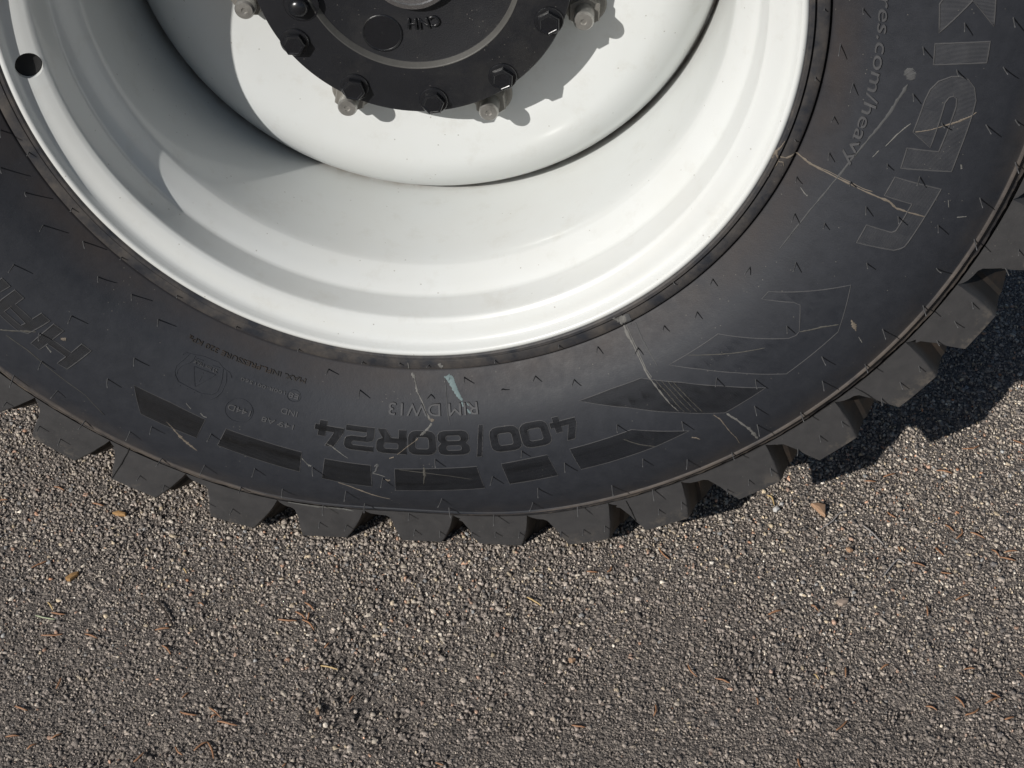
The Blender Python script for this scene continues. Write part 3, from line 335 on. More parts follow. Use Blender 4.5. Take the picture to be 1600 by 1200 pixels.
# ================================================================== GROUND
def make_binder():  # the bitumen between the chippings, lying a little lower
    m, nt, p = mat('asphalt_binder')
    g = nt.nodes.new('ShaderNodeNewGeometry'); pos = g.outputs['Position']
    v = nn(nt, 'ShaderNodeTexVoronoi', Scale=420.0); nt.links.new(pos, v.inputs['Vector'])
    v2 = nn(nt, 'ShaderNodeTexVoronoi', Scale=900.0); nt.links.new(pos, v2.inputs['Vector'])
    n = noise(nt, 5, 5, .6, pos); n2 = noise(nt, 700, 4, .75, pos)
    bw = nt.nodes.new('ShaderNodeRGBToBW'); nt.links.new(v.outputs['Color'], bw.inputs[0])
    st = ramp(nt, bw.outputs[0], ((.12, (.022, .020, .019)), (.36, (.095, .082, .074)), (.62, (.20, .172, .150)), (.88, (.37, .32, .27))))
    c = mixc(nt, n.outputs[0], (.085, .073, .066), (.175, .149, .131))
    c = mixc(nt, .65, c, st.outputs[0])
    nt.links.new(c, p.inputs['Base Color'])
    p.inputs['Roughness'].default_value = .8
    inv = math_n(nt, 'SUBTRACT', 1.0, v.outputs['Distance'])
    inv2 = math_n(nt, 'SUBTRACT', 1.0, v2.outputs['Distance'])
    b = bump(nt, inv, .9, .0022, p)
    b = bump(nt, inv2, .8, .001, p, b)
    bump(nt, n2.outputs[0], .6, .0009, p, b)
    return m
M['binder'] = make_binder()

def make_stone():
    m, nt, p = mat('asphalt_aggregate')
    a = nn(nt, 'ShaderNodeAttribute', attribute_name='stone_colour')
    g = nt.nodes.new('ShaderNodeNewGeometry'); pos = g.outputs['Position']
    n = noise(nt, 620, 5, .75, pos)
    k = ramp(nt, n.outputs[0], ((.3, .30), (.5, .98), (.68, 1.75)))
    c = mixc(nt, 1.0, a.outputs['Color'], k.outputs[0], 'MULTIPLY')
    nt.links.new(c, p.inputs['Base Color'])
    p.inputs['Roughness'].default_value = .72
    bump(nt, n.outputs[0], .9, .0011, p)
    return m
M['stone'] = make_stone()

def ground_sheet():
    # one sheet to the horizon, fine under the camera where the bitumen between the chippings shows
    far = np.array([-60, -30, -15, -8, -5, -3.5, -2.5, -2.0, -1.6, -1.3])
    xs = np.unique(np.concatenate([far, np.linspace(-1.1, -.72, 9), np.linspace(-.70, .95, 413), np.linspace(.97, 1.3, 9), -far]))
    ys = np.unique(np.concatenate([far, np.linspace(-1.1, -.47, 12), np.linspace(-.45, .45, 226), np.linspace(.5, 1.3, 14), -far]))
    X, Y_ = np.meshgrid(xs, ys, indexing='ij')
    Z = ground_z(X, Y_) + .0001 + .0008 * (vnoise(X, Y_, 70, 41) - .5) + .0016 * (vnoise(X, Y_, 190, 42) - .5) - .0032 * ravel(X, Y_)
    V = np.stack([X, Y_, Z], -1).reshape(-1, 3)
    nx, ny = len(xs), len(ys)
    I, J = np.meshgrid(np.arange(nx - 1), np.arange(ny - 1), indexing='ij')
    F = np.stack([I * ny + J, (I + 1) * ny + J, (I + 1) * ny + J + 1, I * ny + J + 1], -1).reshape(-1, 4)
    me = bpy.data.meshes.new('asphalt')
    me.vertices.add(len(V)); me.vertices.foreach_set('co', V.reshape(-1).astype(np.float32))
    me.loops.add(F.size); me.loops.foreach_set('vertex_index', F.reshape(-1).astype(np.int32))
    me.polygons.add(len(F)); me.polygons.foreach_set('loop_start', (np.arange(len(F)) * 4).astype(np.int32))
    me.update(calc_edges=True)
    me.polygons.foreach_set('use_smooth', [True] * len(F))
    return me

def vnoise(x, y, s, seed):
    """cheap value noise"""
    r = np.random.default_rng(seed); G = r.random((256, 256))
    u = x * s + 77.3; v = y * s + 31.7
    i = np.floor(u).astype(int); j = np.floor(v).astype(int); fu = u - i; fv = v - j
    fu = fu * fu * (3 - 2 * fu); fv = fv * fv * (3 - 2 * fv)
    a, b, c, d = G[i % 256, j % 256], G[(i + 1) % 256, j % 256], G[i % 256, (j + 1) % 256], G[(i + 1) % 256, (j + 1) % 256]
    return (a * (1 - fu) + b * fu) * (1 - fv) + (c * (1 - fu) + d * fu) * fv

def wornness(x, y):
    # the strip beside the wheel is washed out, the rest still tarry
    return np.clip((y + .24 + .10 * (vnoise(x, y, 4.2, 35) - .5)) / .24, 0, 1)

def ravel(x, y):
    # ravelled patches where chippings are gone
    return np.clip((.6 * vnoise(x, y, 11, 15) + .4 * vnoise(x, y, 45, 16) - .56) * 4.5, 0, 1) * (1 - .75 * wornness(x, y))

def ground_z(x, y):
    return -.0012 + .0009 * np.sin(x * 9.1 + 1.3 * np.sin(y * 5)) * np.cos(y * 7.7) + .0005 * np.sin(x * 31 + y * 17)

link('asphalt', ground_sheet(), M['binder'], kind='structure')

def aggregate(name, x0, x1, y0, y1, spacing, rmin, rmax, seed, keep=1.0, rise=1.0):
    r = np.random.default_rng(seed)
    nx, ny = int((x1 - x0) / spacing), int((y1 - y0) / spacing)
    gx, gy = np.meshgrid(np.arange(nx), np.arange(ny), indexing='ij')
    x = x0 + (gx + .5 * (gy % 2) + r.uniform(-.42, .42, gx.shape)) * spacing
    y = y0 + (gy + r.uniform(-.42, .42, gx.shape)) * spacing
    x, y = x.ravel(), y.ravel()
    n0 = vnoise(x, y, 6, 5) * .6 + vnoise(x, y, 21, 6) * .4
    worn = wornness(x, y)
    pit = ravel(x, y)
    k = r.random(len(x)) < keep * (.80 + .20 * worn - .62 * pit)
    x, y, n0, worn = x[k], y[k], n0[k], worn[k]
    N = len(x)
    s = rmin + (rmax - rmin) * r.random(N) ** 1.8
    asp = r.uniform(.45, 1.0, N); rot = r.uniform(0, 2 * np.pi, N)
    K = 5
    ang = (np.arange(K)[None] + r.uniform(-.38, .38, (N, K))) * 2 * np.pi / K
    rad = r.uniform(.7, 1.18, (N, K))
    ox, oy = np.cos(ang) * rad, np.sin(ang) * rad * asp[:, None]
    ca, sa = np.cos(rot)[:, None], np.sin(rot)[:, None]
    px, py = (ox * ca - oy * sa) * s[:, None], (ox * sa + oy * ca) * s[:, None]
    tx, ty = r.normal(0, .15, N), r.normal(0, .15, N)      # tilt of the broken top face
    top = (.0002 + .0017 * r.random(N) ** 1.3 + .10 * s * r.random(N)) * rise * (.8 + .4 * worn) - .0016 * pit[k] * r.random(N)   # rolled almost level
    top = np.where(r.random(N) < .12, top - .0009, top)                                            # some lie almost drowned
    sh = r.uniform(.74, .96, (N, K))
    gz = ground_z(x, y)
    V = np.empty((N, 2 * K + 1, 3))
    V[:, :K, 0] = x[:, None] + px; V[:, :K, 1] = y[:, None] + py; V[:, :K, 2] = (gz - .0020)[:, None]
    V[:, K:2 * K, 0] = x[:, None] + px * sh; V[:, K:2 * K, 1] = y[:, None] + py * sh
    V[:, K:2 * K, 2] = (gz + top)[:, None] + px * sh * tx[:, None] + py * sh * ty[:, None] + r.normal(0, .0002, (N, K))
    V[:, 2 * K, 0] = x; V[:, 2 * K, 1] = y; V[:, 2 * K, 2] = gz + top + .05 * s * r.uniform(-1.0, 1.2, N)
    loops = []
    for i in range(K):
        j = (i + 1) % K
        loops += [i, j, K + j, K + i]
    for i in range(K):
        loops += [K + i, K + (i + 1) % K, 2 * K]
    L = np.array(loops)
    sizes = np.array([4] * K + [3] * K)
    tot = (np.arange(N)[:, None] * (2 * K + 1) + L[None]).ravel()
    ls = np.concatenate([[0], np.cumsum(np.tile(sizes, N))[:-1]])
    me = bpy.data.meshes.new(name)
    me.vertices.add(N * (2 * K + 1)); me.vertices.foreach_set('co', V.reshape(-1).astype(np.float32))
    me.loops.add(len(tot)); me.loops.foreach_set('vertex_index', tot.astype(np.int32))
    me.polygons.add(N * 2 * K); me.polygons.foreach_set('loop_start', ls.astype(np.int32))
    me.update(calc_edges=True)
    # mineral colours of the chippings
    pal = np.array([(.44, .38, .32), (.36, .31, .265), (.26, .225, .195), (.54, .475, .39), (.12, .112, .108), (.60, .49, .34), (.70, .63, .53), (.52, .32, .22), (.31, .31, .305), (.58, .28, .15), (.78, .72, .63)])
    w = np.array([.22, .24, .18, .11, .10, .055, .03, .027, .03, .004, .004]); w /= w.sum()
    ci = r.choice(len(pal), N, p=w)
    c = pal[ci] * np.exp(r.normal(.05, .22, (N, 1)))
    film = np.clip(.98 - .62 * worn - .7 * (n0 - .40) + r.normal(0, .29, N) + .25 * (vnoise(x, y, 3.1, 25) - .5), 0, .95)[:, None]     # tar film left on the chippings
    c = c * (1 - film) + np.array([.250, .213, .186]) * np.exp(r.normal(0, .30, (N, 1))) * film
    col = np.ones((N, 2 * K + 1, 4), np.float32); col[:, :, :3] = c[:, None]
    at = me.color_attributes.new('stone_colour', 'FLOAT_COLOR', 'POINT')
    at.data.foreach_set('color', col.reshape(-1))
    return link(name, me, M['stone'], kind='stuff')

aggregate('asphalt_chippings', -.75, 1.0, -.48, .62, .0046, .0010, .0037, 1, .95)
aggregate('asphalt_grit', -.75, 1.0, -.48, .62, .0034, .0006, .0019, 2, .9, .9)
aggregate('asphalt_large_chippings', -.75, 1.0, -.48, .62, .0125, .0026, .0056, 3, .42, .7)

# ================================================================== WHEEL
wheel = bpy.data.objects.new('tractor_wheel', None)
COL.objects.link(wheel)
wheel.empty_display_size = .1
wheel['label'] = 'large tractor wheel, black lugged tyre on a white steel rim, standing on the asphalt'
wheel['category'] = 'wheel'

# ---- tyre carcass and sidewalls
side = [(r, y) for r, y in PR if .338 <= r <= .5385]
n_fine = smooth_profile([p for p in side if p[0] >= .3600 and p[0] <= .524], 4)
front = [tuple(p) for p in side if p[0] < .3600] + [tuple(p) for p in n_fine] + [tuple(p) for p in side if p[0] > .524]
k_crack = len(front) - 1
front += [(.5393, -.0235), (.5418, -.0225), (.547, -.019), (.5485, .0)]
MID = .1725
back = [(r, 2 * MID - y) for r, y in front][::-1]
prof = front + [(.5485, MID)] + back + [(.33, 2 * MID - .02), (.325, MID), (.33, .02)]
NT = 900
jag = np.zeros(NT)
for k_, a_ in ((37, .5), (83, .55), (190, .4), (331, .35)):
    jag += a_ * np.sin(np.arange(NT) * 2 * np.pi * k_ / NT + rng.uniform(0, 6))
wide = .5 + .5 * np.sin(np.arange(NT) * 2 * np.pi * 7 / NT + 1.0) + .4 * np.sin(np.arange(NT) * 2 * np.pi * 17 / NT)
jag = .0006 * jag - .0007 * np.clip(wide, -.3, 1.3)
def place_tyre(T, r, y, K):
    r = r.copy(); y = y.copy()
    ii = (T / 360 * NT).round().astype(int) % NT
    e = (K == k_crack) | (K == k_crack + 1)
    r = np.where(e, r + jag[ii], r)
    rr, yy = dfm(T, r, y)
    t = np.radians(T)
    return np.stack([rr * np.cos(t), yy, rr * np.sin(t)], -1)
tyre_me = revolve('tyre', prof, NT, True, True, place_tyre, 38)
tyre = link('tyre', tyre_me, M['rubber'], wheel)

# ---- tread lugs
TIPS = [(-130.8, -126.0), (-122.0, -117.2), (-111.5, -106.9), (-101.9, -97.3), (-91.5, -87.3), (-83.4, -79.1), (-74.2, -70.0),
        (-66.1, -61.6), (-56.1, -51.5), (-47.1, -42.7), (-37.6, -32.9), (-29.1, -24.9), (-19.5, -14.8)]
R0 = TIPS[-1][1]
for k_ in range(1, 26):
    R_ = R0 + 239.8 / 25 * k_
    TIPS.append((R_ - 4.6, R_))
SLANT = 85.0
def lug_mesh(prev_r, L, R, mirror=False):
    g = L - prev_r
    if g < 0: g += 360; prev_r = L - g
    out = []
    for q in np.linspace(L, R, 6): out.append((q, .594))
    out += [(R + .45, .582), (R + .95, .568), (R + 1.35, .553), (R + 1.55, .5440)]
    a1, a0 = R + 1.60, prev_r + 1.62
    for q in np.linspace(a1, a0, 14): out.append((q, .5420))
    out += [(prev_r + 1.68, .5475), (prev_r + 1.95, .5515), (prev_r + 2.4, .5540), (prev_r + .55 * g + .1, .5555), (L - 1.7, .5562), (L - 1.3, .5590), (L - 1.0, .5635), (L - .78, .570), (L - .5, .580)]
    o = np.array(out)
    # the groove wall runs straight in, steps out, then sweeps sideways across the tread
    ys = [-.026, -.021, -.0165, -.0055, -.0045, .010, .030, .06, .11, .165]
    shs = [0, .20, .42, 1.05, 1.50, 2.6, 3.9, 4.9, 6.2, 7.2]
    floor = np.zeros(len(o)); floor[10 + 14:-3] = 1; floor[-3:] = (.6, .3, .1)
    rings = []
    for k, (yy, sh) in enumerate(zip(ys, shs)):
        y = Yp(o[:, 1]) if k == 0 else np.full(len(o), yy)
        th = o[:, 0] + sh
        r_ = o[:, 1] - floor * (.0062, .0030, .0009, 0, 0, 0, 0, 0, 0, 0)[k]      # scooped root
        r_ = np.maximum(r_, .5428 if k == 0 else .5445)
        r_ = np.where((floor == 0) & (o[:, 1] < .5425) & (k == 0), o[:, 1], r_)
        rr, y2 = dfm(th, r_, y)
        t = np.radians(th)
        X = np.stack([rr * np.cos(t), y2, np.maximum(rr * np.sin(t), -H + .0006)], -1)
        rings.append(X)
    V = np.concatenate(rings); n = len(o)
    if mirror:
        V[:, 1] = 2 * MID - V[:, 1]
    F = [tuple(range(n))]
    for k in range(len(ys) - 1):
        for i in range(n):
            j = (i + 1) % n
            F.append((k * n + i, k * n + j, (k + 1) * n + j, (k + 1) * n + i))
    F.append(tuple(range((len(ys) - 1) * n, len(ys) * n))[::-1])
    me = mesh_from('tread_lug', to_world(V), F)
    bm = bmesh.new(); bm.from_mesh(me)
    bmesh.ops.recalc_face_normals(bm, faces=bm.faces)
    ft = [f for f in bm.faces if len(f.verts) == n]
    # soften the worn rim of the outer face
    ed = []
    for e in bm.edges:
        if len(e.link_faces) == 2 and any(f in ft for f in e.link_faces):
            m_ = (e.verts[0].co + e.verts[1].co) / 2
            if math.hypot(m_.x, m_.z - H) > .560 and (m_.y < 0 or m_.y > .33): ed.append(e)
    bmesh.ops.bevel(bm, geom=ed, offset=.0019, segments=3, affect='EDGES', profile=.6)
    bm.to_mesh(me); bm.free()
    me.polygons.foreach_set('use_smooth', [True] * len(me.polygons))
    me.set_sharp_from_angle(angle=math.radians(32))
    return me
for i, (L, R) in enumerate(TIPS):
    pr = TIPS[i - 1][1] if i else TIPS[-1][1] - 360
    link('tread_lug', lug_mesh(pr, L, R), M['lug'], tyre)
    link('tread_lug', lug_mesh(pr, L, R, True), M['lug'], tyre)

# ---- relief on the sidewall
def strip_ridge(poly, width, height, step=.006, closed=False):
    """low ridge of triangular section following a polyline given in (deg, m)"""
    P = [np.array(p, float) for p in poly]
    if closed: P = P + [P[0]]
    Q = []
    for a, b in zip(P[:-1], P[1:]):
        d = math.hypot(math.radians(b[0] - a[0]) * .5 * (a[1] + b[1]), b[1] - a[1])
        k = max(1, int(d / step))
        for i in range(k): Q.append(a + (b - a) * i / k)
    Q.append(P[-1])
    Q = np.array(Q); u = np.radians(Q[:, 0]) * Q[:, 1].mean(); v = Q[:, 1]
    n = len(Q)
    tu, tv = np.gradient(u), np.gradient(v)
    if closed:
        tu[0] = tu[-1] = (u[1] - u[0]) + (u[-1] - u[-2]); tv[0] = tv[-1] = (v[1] - v[0]) + (v[-1] - v[-2])
    l = np.hypot(tu, tv) + 1e-12; nu, nv = -tv / l, tu / l
    rm = Q[:, 1].mean()
    vs_, fs = [], []
    for off, h in ((-.5, -.0003), (-.18, height), (.18, height), (.5, -.0003)):
        th = np.degrees((u + nu * off * width) / rm); r = v + nv * off * width
        vs_.append(surf(th, r, h))
    V = np.stack(vs_, 1).reshape(-1, 3)
    for i in range(n - 1):
        for k in range(3):
            fs.append((i * 4 + k, i * 4 + k + 1, (i + 1) * 4 + k + 1, (i + 1) * 4 + k))
    fs.append((0, 1, 2, 3)); e = (n - 1) * 4; fs.append((e + 3, e + 2, e + 1, e))
    return V, fs

def intervals(loops, th):
    xs = []
    for lp in loops:
        for (a, b) in zip(lp, lp[1:] + lp[:1]):
            if (a[0] - th) * (b[0] - th) < 0:
                xs.append(a[1] + (b[1] - a[1]) * (th - a[0]) / (b[0] - a[0]))
    xs.sort()
    return list(zip(xs[0::2], xs[1::2]))

def hatched(loops, pitch=.00105, height=.0009, border=.0011, bh=.0006):
    """panel filled with fine moulded ribs and edged by a low rim"""
    V, F = [], []
    al = [p for lp in loops for p in lp]
    rm = np.mean([p[1] for p in al]); dth = math.degrees(pitch / rm)
    t = min(p[0] for p in al) + dth * .5
    tmax = max(p[0] for p in al)
    while t < tmax:
        for r0, r1 in intervals(loops, t):
            if r1 - r0 < .0012: continue
            n = max(1, int((r1 - r0) / .008)); rs = np.linspace(r0, r1, n + 1)
            b = sum(len(v) for v in V)
            hw = dth * .46
            A = np.stack([surf(t - hw, rs, -.0002), surf(t, rs, height), surf(t + hw, rs, -.0002)], 1).reshape(-1, 3)
            V.append(A)
            for i in range(n):
                for k in range(2):
                    F.append((b + i * 3 + k, b + i * 3 + k + 1, b + (i + 1) * 3 + k + 1, b + (i + 1) * 3 + k))
        t += dth
    nf = len(F)
    for lp in loops:
        v, f = strip_ridge(lp, border, bh, closed=True)
        b = sum(len(x) for x in V)
        V.append(v); F += [tuple(i + b for i in q) for q in f]
    return np.concatenate(V), F, nf

def relief(name, V, F, nf=None, m=None):
    me = mesh_from(name, to_world(V), F)
    fix_normals(me)
    if nf is not None:                       # the rim round a ribbed panel is rubbed paler than the ribs
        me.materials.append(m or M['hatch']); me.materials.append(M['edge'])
        mi = np.zeros(len(me.polygons), np.int32); mi[nf:] = 1
        me.polygons.foreach_set('material_index', mi)
    return link(name, me, m or M['hatch'], tyre)

for i_, p in enumerate(PANELS):
    relief('ribbed_panel', *hatched([p], height=.0004 if i_ == 7 else .0008), m=M['rubber'] if i_ == 7 else M['hatch'])
for c, lps in BIG:
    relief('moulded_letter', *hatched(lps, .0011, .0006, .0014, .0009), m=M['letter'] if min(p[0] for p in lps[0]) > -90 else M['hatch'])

def rc(x0, y0, x1, y1, c):
    """rounded box"""
    o = []
    for cx, cy, a0 in ((x1 - c, y0 + c, -90), (x1 - c, y1 - c, 0), (x0 + c, y1 - c, 90), (x0 + c, y0 + c, 180)):
        for k in range(4):
            a = math.radians(a0 + k * 30); o.append((cx + c * math.cos(a), cy + c * math.sin(a)))
    return o
GL = {
 '0': [rc(0, 0, 1, 1, .27), rc(.27, .26, .73, .74, .09)],
 '8': [[(.22, 0), (.78, 0), (.93, .05), (1, .17), (1, .36), (.9, .5), (1, .64), (1, .83), (.93, .95), (.78, 1), (.22, 1), (.07, .95), (0, .83), (0, .64), (.1, .5), (0, .36), (0, .17), (.07, .05)],
       rc(.27, .2, .73, .4, .07), rc(.27, .6, .73, .8, .07)],
 '4': [[(0, .18), (.6, .18), (.6, 0), (.86, 0), (.86, .18), (1, .18), (1, .4), (.86, .4), (.86, .62), (.6, .62), (.6, .4), (.32, .4), (.56, 1), (.27, 1), (0, .38)]],
 'R': [[(0, 0), (.26, 0), (.26, .33), (.5, .33), (.7, 0), (1, 0), (.8, .35), (.95, .43), (1, .55), (1, .82), (.93, .95), (.78, 1), (0, 1)], rc(.27, .55, .74, .79, .07)],
 '2': [[(0, 0), (1, 0), (1, .22), (.27, .22), (.27, .34), (.34, .4), (.78, .4), (.95, .47), (1, .6), (1, .82), (.93, .95), (.78, 1), (.02, 1), (.02, .78), (.7, .78), (.74, .74), (.74, .66), (.68, .61), (.22, .61), (.05, .54), (0, .4)]],
 '/': [[(-.1, -.15), (.42, -.15), (1.1, 1.12), (.58, 1.12)]],
}
SIZE_R = (.4125, .4385)
for ch, a, b in CELLS:
    lps = [[(a + (b - a) * x, SIZE_R[0] + (SIZE_R[1] - SIZE_R[0]) * y) for x, y in lp] for lp in GL[ch]]
    relief('size_character', *hatched(lps, .00105, .0009, .0011, .0006))

def lettering(name, body, th0, th1, r0, r1, h=.0007, m=None):
    """raised text running clockwise, its tops away from the axle"""
    cu = bpy.data.curves.new('text', 'FONT'); cu.body = body; cu.size = 1; cu.resolution_u = 3; cu.extrude = .5
    ob = bpy.data.objects.new('text', cu)
    me = bpy.data.meshes.new_from_object(ob)
    bpy.data.objects.remove(ob); bpy.data.curves.remove(cu)
    n = len(me.vertices); co = np.empty(n * 3); me.vertices.foreach_get('co', co); co = co.reshape(-1, 3)
    lo, hi = co.min(0), co.max(0); q = (co - lo) / (hi - lo)
    V = surf(th0 + (th1 - th0) * q[:, 0], r0 + (r1 - r0) * q[:, 1], np.where(q[:, 2] > .5, h, -.0004))
    me.vertices.foreach_set('co', to_world(V).reshape(-1)); me.update()
    me.name = name
    return link(name, me, m or M['rubber'], tyre)
for body, (a, b, lo, hi) in TEXTS:
    big = body in ('RIM DW13', 'res.com/heavy')
    lettering('lettering', body, a, b, lo, hi, .0016 if big else .0010, M['letter'])
lettering('lettering', 'nokianty', 22.6, 8.9, .3845, .4025, .0016, M['letter'])
for nm, q in RINGS:
    cx, cr = q[0]
    wx = (q[2][0] - q[1][0]) / 2; wr = abs(q[4][1] - q[3][1]) / 2
    cx = (q[2][0] + q[1][0]) / 2; cr = (q[4][1] + q[3][1]) / 2
    ring = [(cx + wx * math.cos(a), cr + wr * math.sin(a)) for a in np.linspace(0, 2 * math.pi, 32, endpoint=False)]
    relief('moulded_ring', *strip_ridge(ring, .0011, .0007, closed=True, step=.003), m=M['rubber'])
Vs, Fs = [], []
for pl in ICON:
    v, f = strip_ridge(pl, .0013, .0007, step=.003)
    b = sum(len(x) for x in Vs); Vs.append(v); Fs += [tuple(i + b for i in q) for q in f]
relief('moulded_pictogram', np.concatenate(Vs), Fs, m=M['rubber'])

# ---- rubber bristles left by the mould vents
def bristle_mesh(L, bend, rad=.0007):
    V, F = [], []
    K = 5; ns = 4
    for s in range(ns + 1):
        t = s / ns
        r_ = rad * (1 - .35 * t)
        for k in range(K):
            a = 2 * math.pi * k / K
            V.append((r_ * math.cos(a) + bend * t * t, r_ * math.sin(a), -.0005 + t * L))
    for s in range(ns):
        for k in range(K):
            l = (k + 1) % K
            F.append((s * K + k, s * K + l, (s + 1) * K + l, (s + 1) * K + k))
    F.append(tuple(range(ns * K, ns * K + K)))
    return mesh_from('rubber_bristle', V, F, True)
BM = [bristle_mesh(.0150, 0), bristle_mesh(.0135, .0012), bristle_mesh(.0160, -.001), bristle_mesh(.0125, -.002)]
BS = [bristle_mesh(.0065, .0004), bristle_mesh(.0055, -.0008)]
BL = [bristle_mesh(.0105, 0), bristle_mesh(.009, .0008)]
for th, r in BRISTLES:
    if th < -150: pass
    c = surf(th, r); e = .0015
    d1 = surf(th + .1, r) - surf(th - .1, r); d2 = surf(th, r + e) - surf(th, r - e)
    nrm = np.cross(d1, d2); nrm /= np.linalg.norm(nrm)
    if nrm[1] > 0: nrm = -nrm
    d = .55 * np.array([0, -1, 0]) + .45 * nrm + rng.normal(0, .07, 3)
    d /= np.linalg.norm(d)
    meshes = BS if r < .362 else (BL if r > .5405 else BM)
    o = link('rubber_bristle', random.choice(meshes), M['bristle'], tyre)
    q = Vector(d).to_track_quat('Z', 'Y').to_matrix().to_4x4() @ Matrix.Rotation(random.uniform(0, 6.28), 4, 'Z')
    o.matrix_local = Matrix.Translation(Vector(to_world(c))) @ q

# whiskers standing out of the tread edge
for i_, (L, R) in enumerate(TIPS[:13]):
    for a_ in ((R - .25, L + 1.6, L + 3.0) if i_ % 2 else (R - .25, L + 2.2)):
        if -104 < a_ < -74: continue
        rr_, yy_ = dfm(a_, .5935, -.0135); t_ = math.radians(a_)
        d = np.array([math.cos(t_), rng.normal(.05, .2), math.sin(t_)]) + rng.normal(0, .12, 3); d /= np.linalg.norm(d)
        o = link('rubber_bristle', random.choice(BL), M['bristle'], tyre)
        o.matrix_local = Matrix.Translation(Vector((rr_ * math.cos(t_), yy_, rr_ * math.sin(t_) + H))) @ Vector(d).to_track_quat('Z', 'Y').to_matrix().to_4x4()

# ---- dried marks on the rubber
def mark(col, pts):
    P = np.array(pts, float)
    n = max(8, 6 * len(P)); tt = np.linspace(0, len(P) - 1, n)
    a = np.interp(tt, np.arange(len(P)), P[:, 0]); r = np.interp(tt, np.arange(len(P)), P[:, 1]); w = np.interp(tt, np.arange(len(P)), P[:, 2])
    jn = rng.uniform(.5, 1.15, n) if w.max() < .006 else np.convolve(rng.uniform(.6, 1.15, n + 4), np.ones(5) / 5, 'valid')
    w = np.maximum(w * jn, .0006)
    if len(P) > 2: w[0] *= .35; w[-1] *= .35
    u = np.radians(a) * r.mean(); tu, tv = np.gradient(u), np.gradient(r)
    l = np.hypot(tu, tv) + 1e-12; nu, nv = -tv / l, tu / l
    jl, jr = rng.uniform(.35, .62, n), rng.uniform(.35, .62, n)
    lift = .0012 if any(.0 < x for x in w) else 0
    V = []
    for i in range(n):
        for s_, h in ((-jl[i], .0002), (-jl[i] * .6, .0006), (jr[i] * .6, .0006), (jr[i], .0002)):
            V.append(surf(math.degrees((u[i] + nu[i] * s_ * w[i]) / r.mean()), r[i] + nv[i] * s_ * w[i], h))
    F = [(i * 4 + k, i * 4 + k + 1, i * 4 + 5 + k, i * 4 + 4 + k) for i in range(n - 1) for k in range(3)]
    me = mesh_from('dried_mark', to_world(np.array(V)), F, True)
    fix_normals(me)
    link('dried_mark', me, M['sm_' + col], tyre)
for col, pts in SMEARS:
    mark(col, pts)

# ---- rim
outer = [(.3405, .0050), (.3412, -.0002), (.3400, -.0034), (.3375, -.0046), (.3350, -.0036), (.3338, -.0010)]
face = [(.3327, .0028), (.3305, .0058), (.3265, .0082), (.3195, .0110), (.3122, .0148)]
seat = [(.3104, .0170), (.3096, .0200), (.3072, .0400), (.3062, .0480)]
slope = [(.3046, .0502), (.2985, .0585), (.2918, .0700), (.2886, .0765)]
barrel = [(.2876, .0830), (.2872, .1000), (.2885, .1500), (.2915, .2100), (.2940, .2600), (.2950, .3300), (.300, .3480)]
vis = smooth_profile(outer, 3)[:-1] + smooth_profile(face, 3)[:-1] + [tuple(face[-1])] + smooth_profile(seat, 2) + smooth_profile(slope, 3) + smooth_profile(barrel, 3)
hid = [(.306, .345), (.301, .26), (.297, .15), (.296, .085), (.303, .066), (.310, .057), (.317, .046), (.3185, .030), (.328, .0205), (.336, .0140), (.3395, .0085)]
rim_me = revolve('rim', [tuple(p) for p in vis] + hid, 360, True, True, None, 60)
rim = link('rim', rim_me, M['paint'], wheel)
# valve hole through the flange
t = math.radians(-171.7)
hc = Vector((.3235 * math.cos(t), .0128, .3235 * math.sin(t) + H))
hn = Vector((-.42 * math.cos(t), -.91, -.42 * math.sin(t))).normalized()
bm = bmesh.new(); bmesh.ops.create_cone(bm, cap_ends=True, segments=40, radius1=.0118, radius2=.0118, depth=.05)
cme = bpy.data.meshes.new('cut'); bm.to_mesh(cme); bm.free()
cut = bpy.data.objects.new('cut', cme); COL.objects.link(cut)
cut.matrix_world = Matrix.Translation(hc) @ hn.to_track_quat('Z', 'Y').to_matrix().to_4x4()
bpy.context.view_layer.update()
bo = rim.modifiers.new('hole', 'BOOLEAN'); bo.operation = 'DIFFERENCE'; bo.object = cut; bo.solver = 'EXACT'
dg = bpy.context.evaluated_depsgraph_get()
new = bpy.data.meshes.new_from_object(rim.evaluated_get(dg), depsgraph=dg)
rim.modifiers.clear()
rim.data = new
bpy.data.objects.remove(cut)
rim.data.set_sharp_from_angle(angle=math.radians(60))

def grommet(bm):
    n = 36
    pr = [(.0119, -.010), (.0119, -.0022), (.0108, -.0016), (.0075, -.0022), (.003, -.0024)]
    rg = [[bm.verts.new((r_ * math.cos(2 * math.pi * k / n), r_ * math.sin(2 * math.pi * k / n), z_)) for k in range(n)] for r_, z_ in pr]
    for a_, b_ in zip(rg[:-1], rg[1:]):
        for k in range(n): bm.faces.new((a_[k], a_[(k + 1) % n], b_[(k + 1) % n], b_[k]))
    bm.faces.new(rg[-1]); bm.faces.new(rg[0][::-1])
bm = bmesh.new(); grommet(bm); bmesh.ops.recalc_face_normals(bm, faces=bm.faces)
gme = bpy.data.meshes.new('valve_grommet'); bm.to_mesh(gme); bm.free()
go = link('valve_grommet', gme, M['dark'], rim)
go.matrix_local = Matrix.Translation(hc) @ hn.to_track_quat('Z', 'Y').to_matrix().to_4x4()

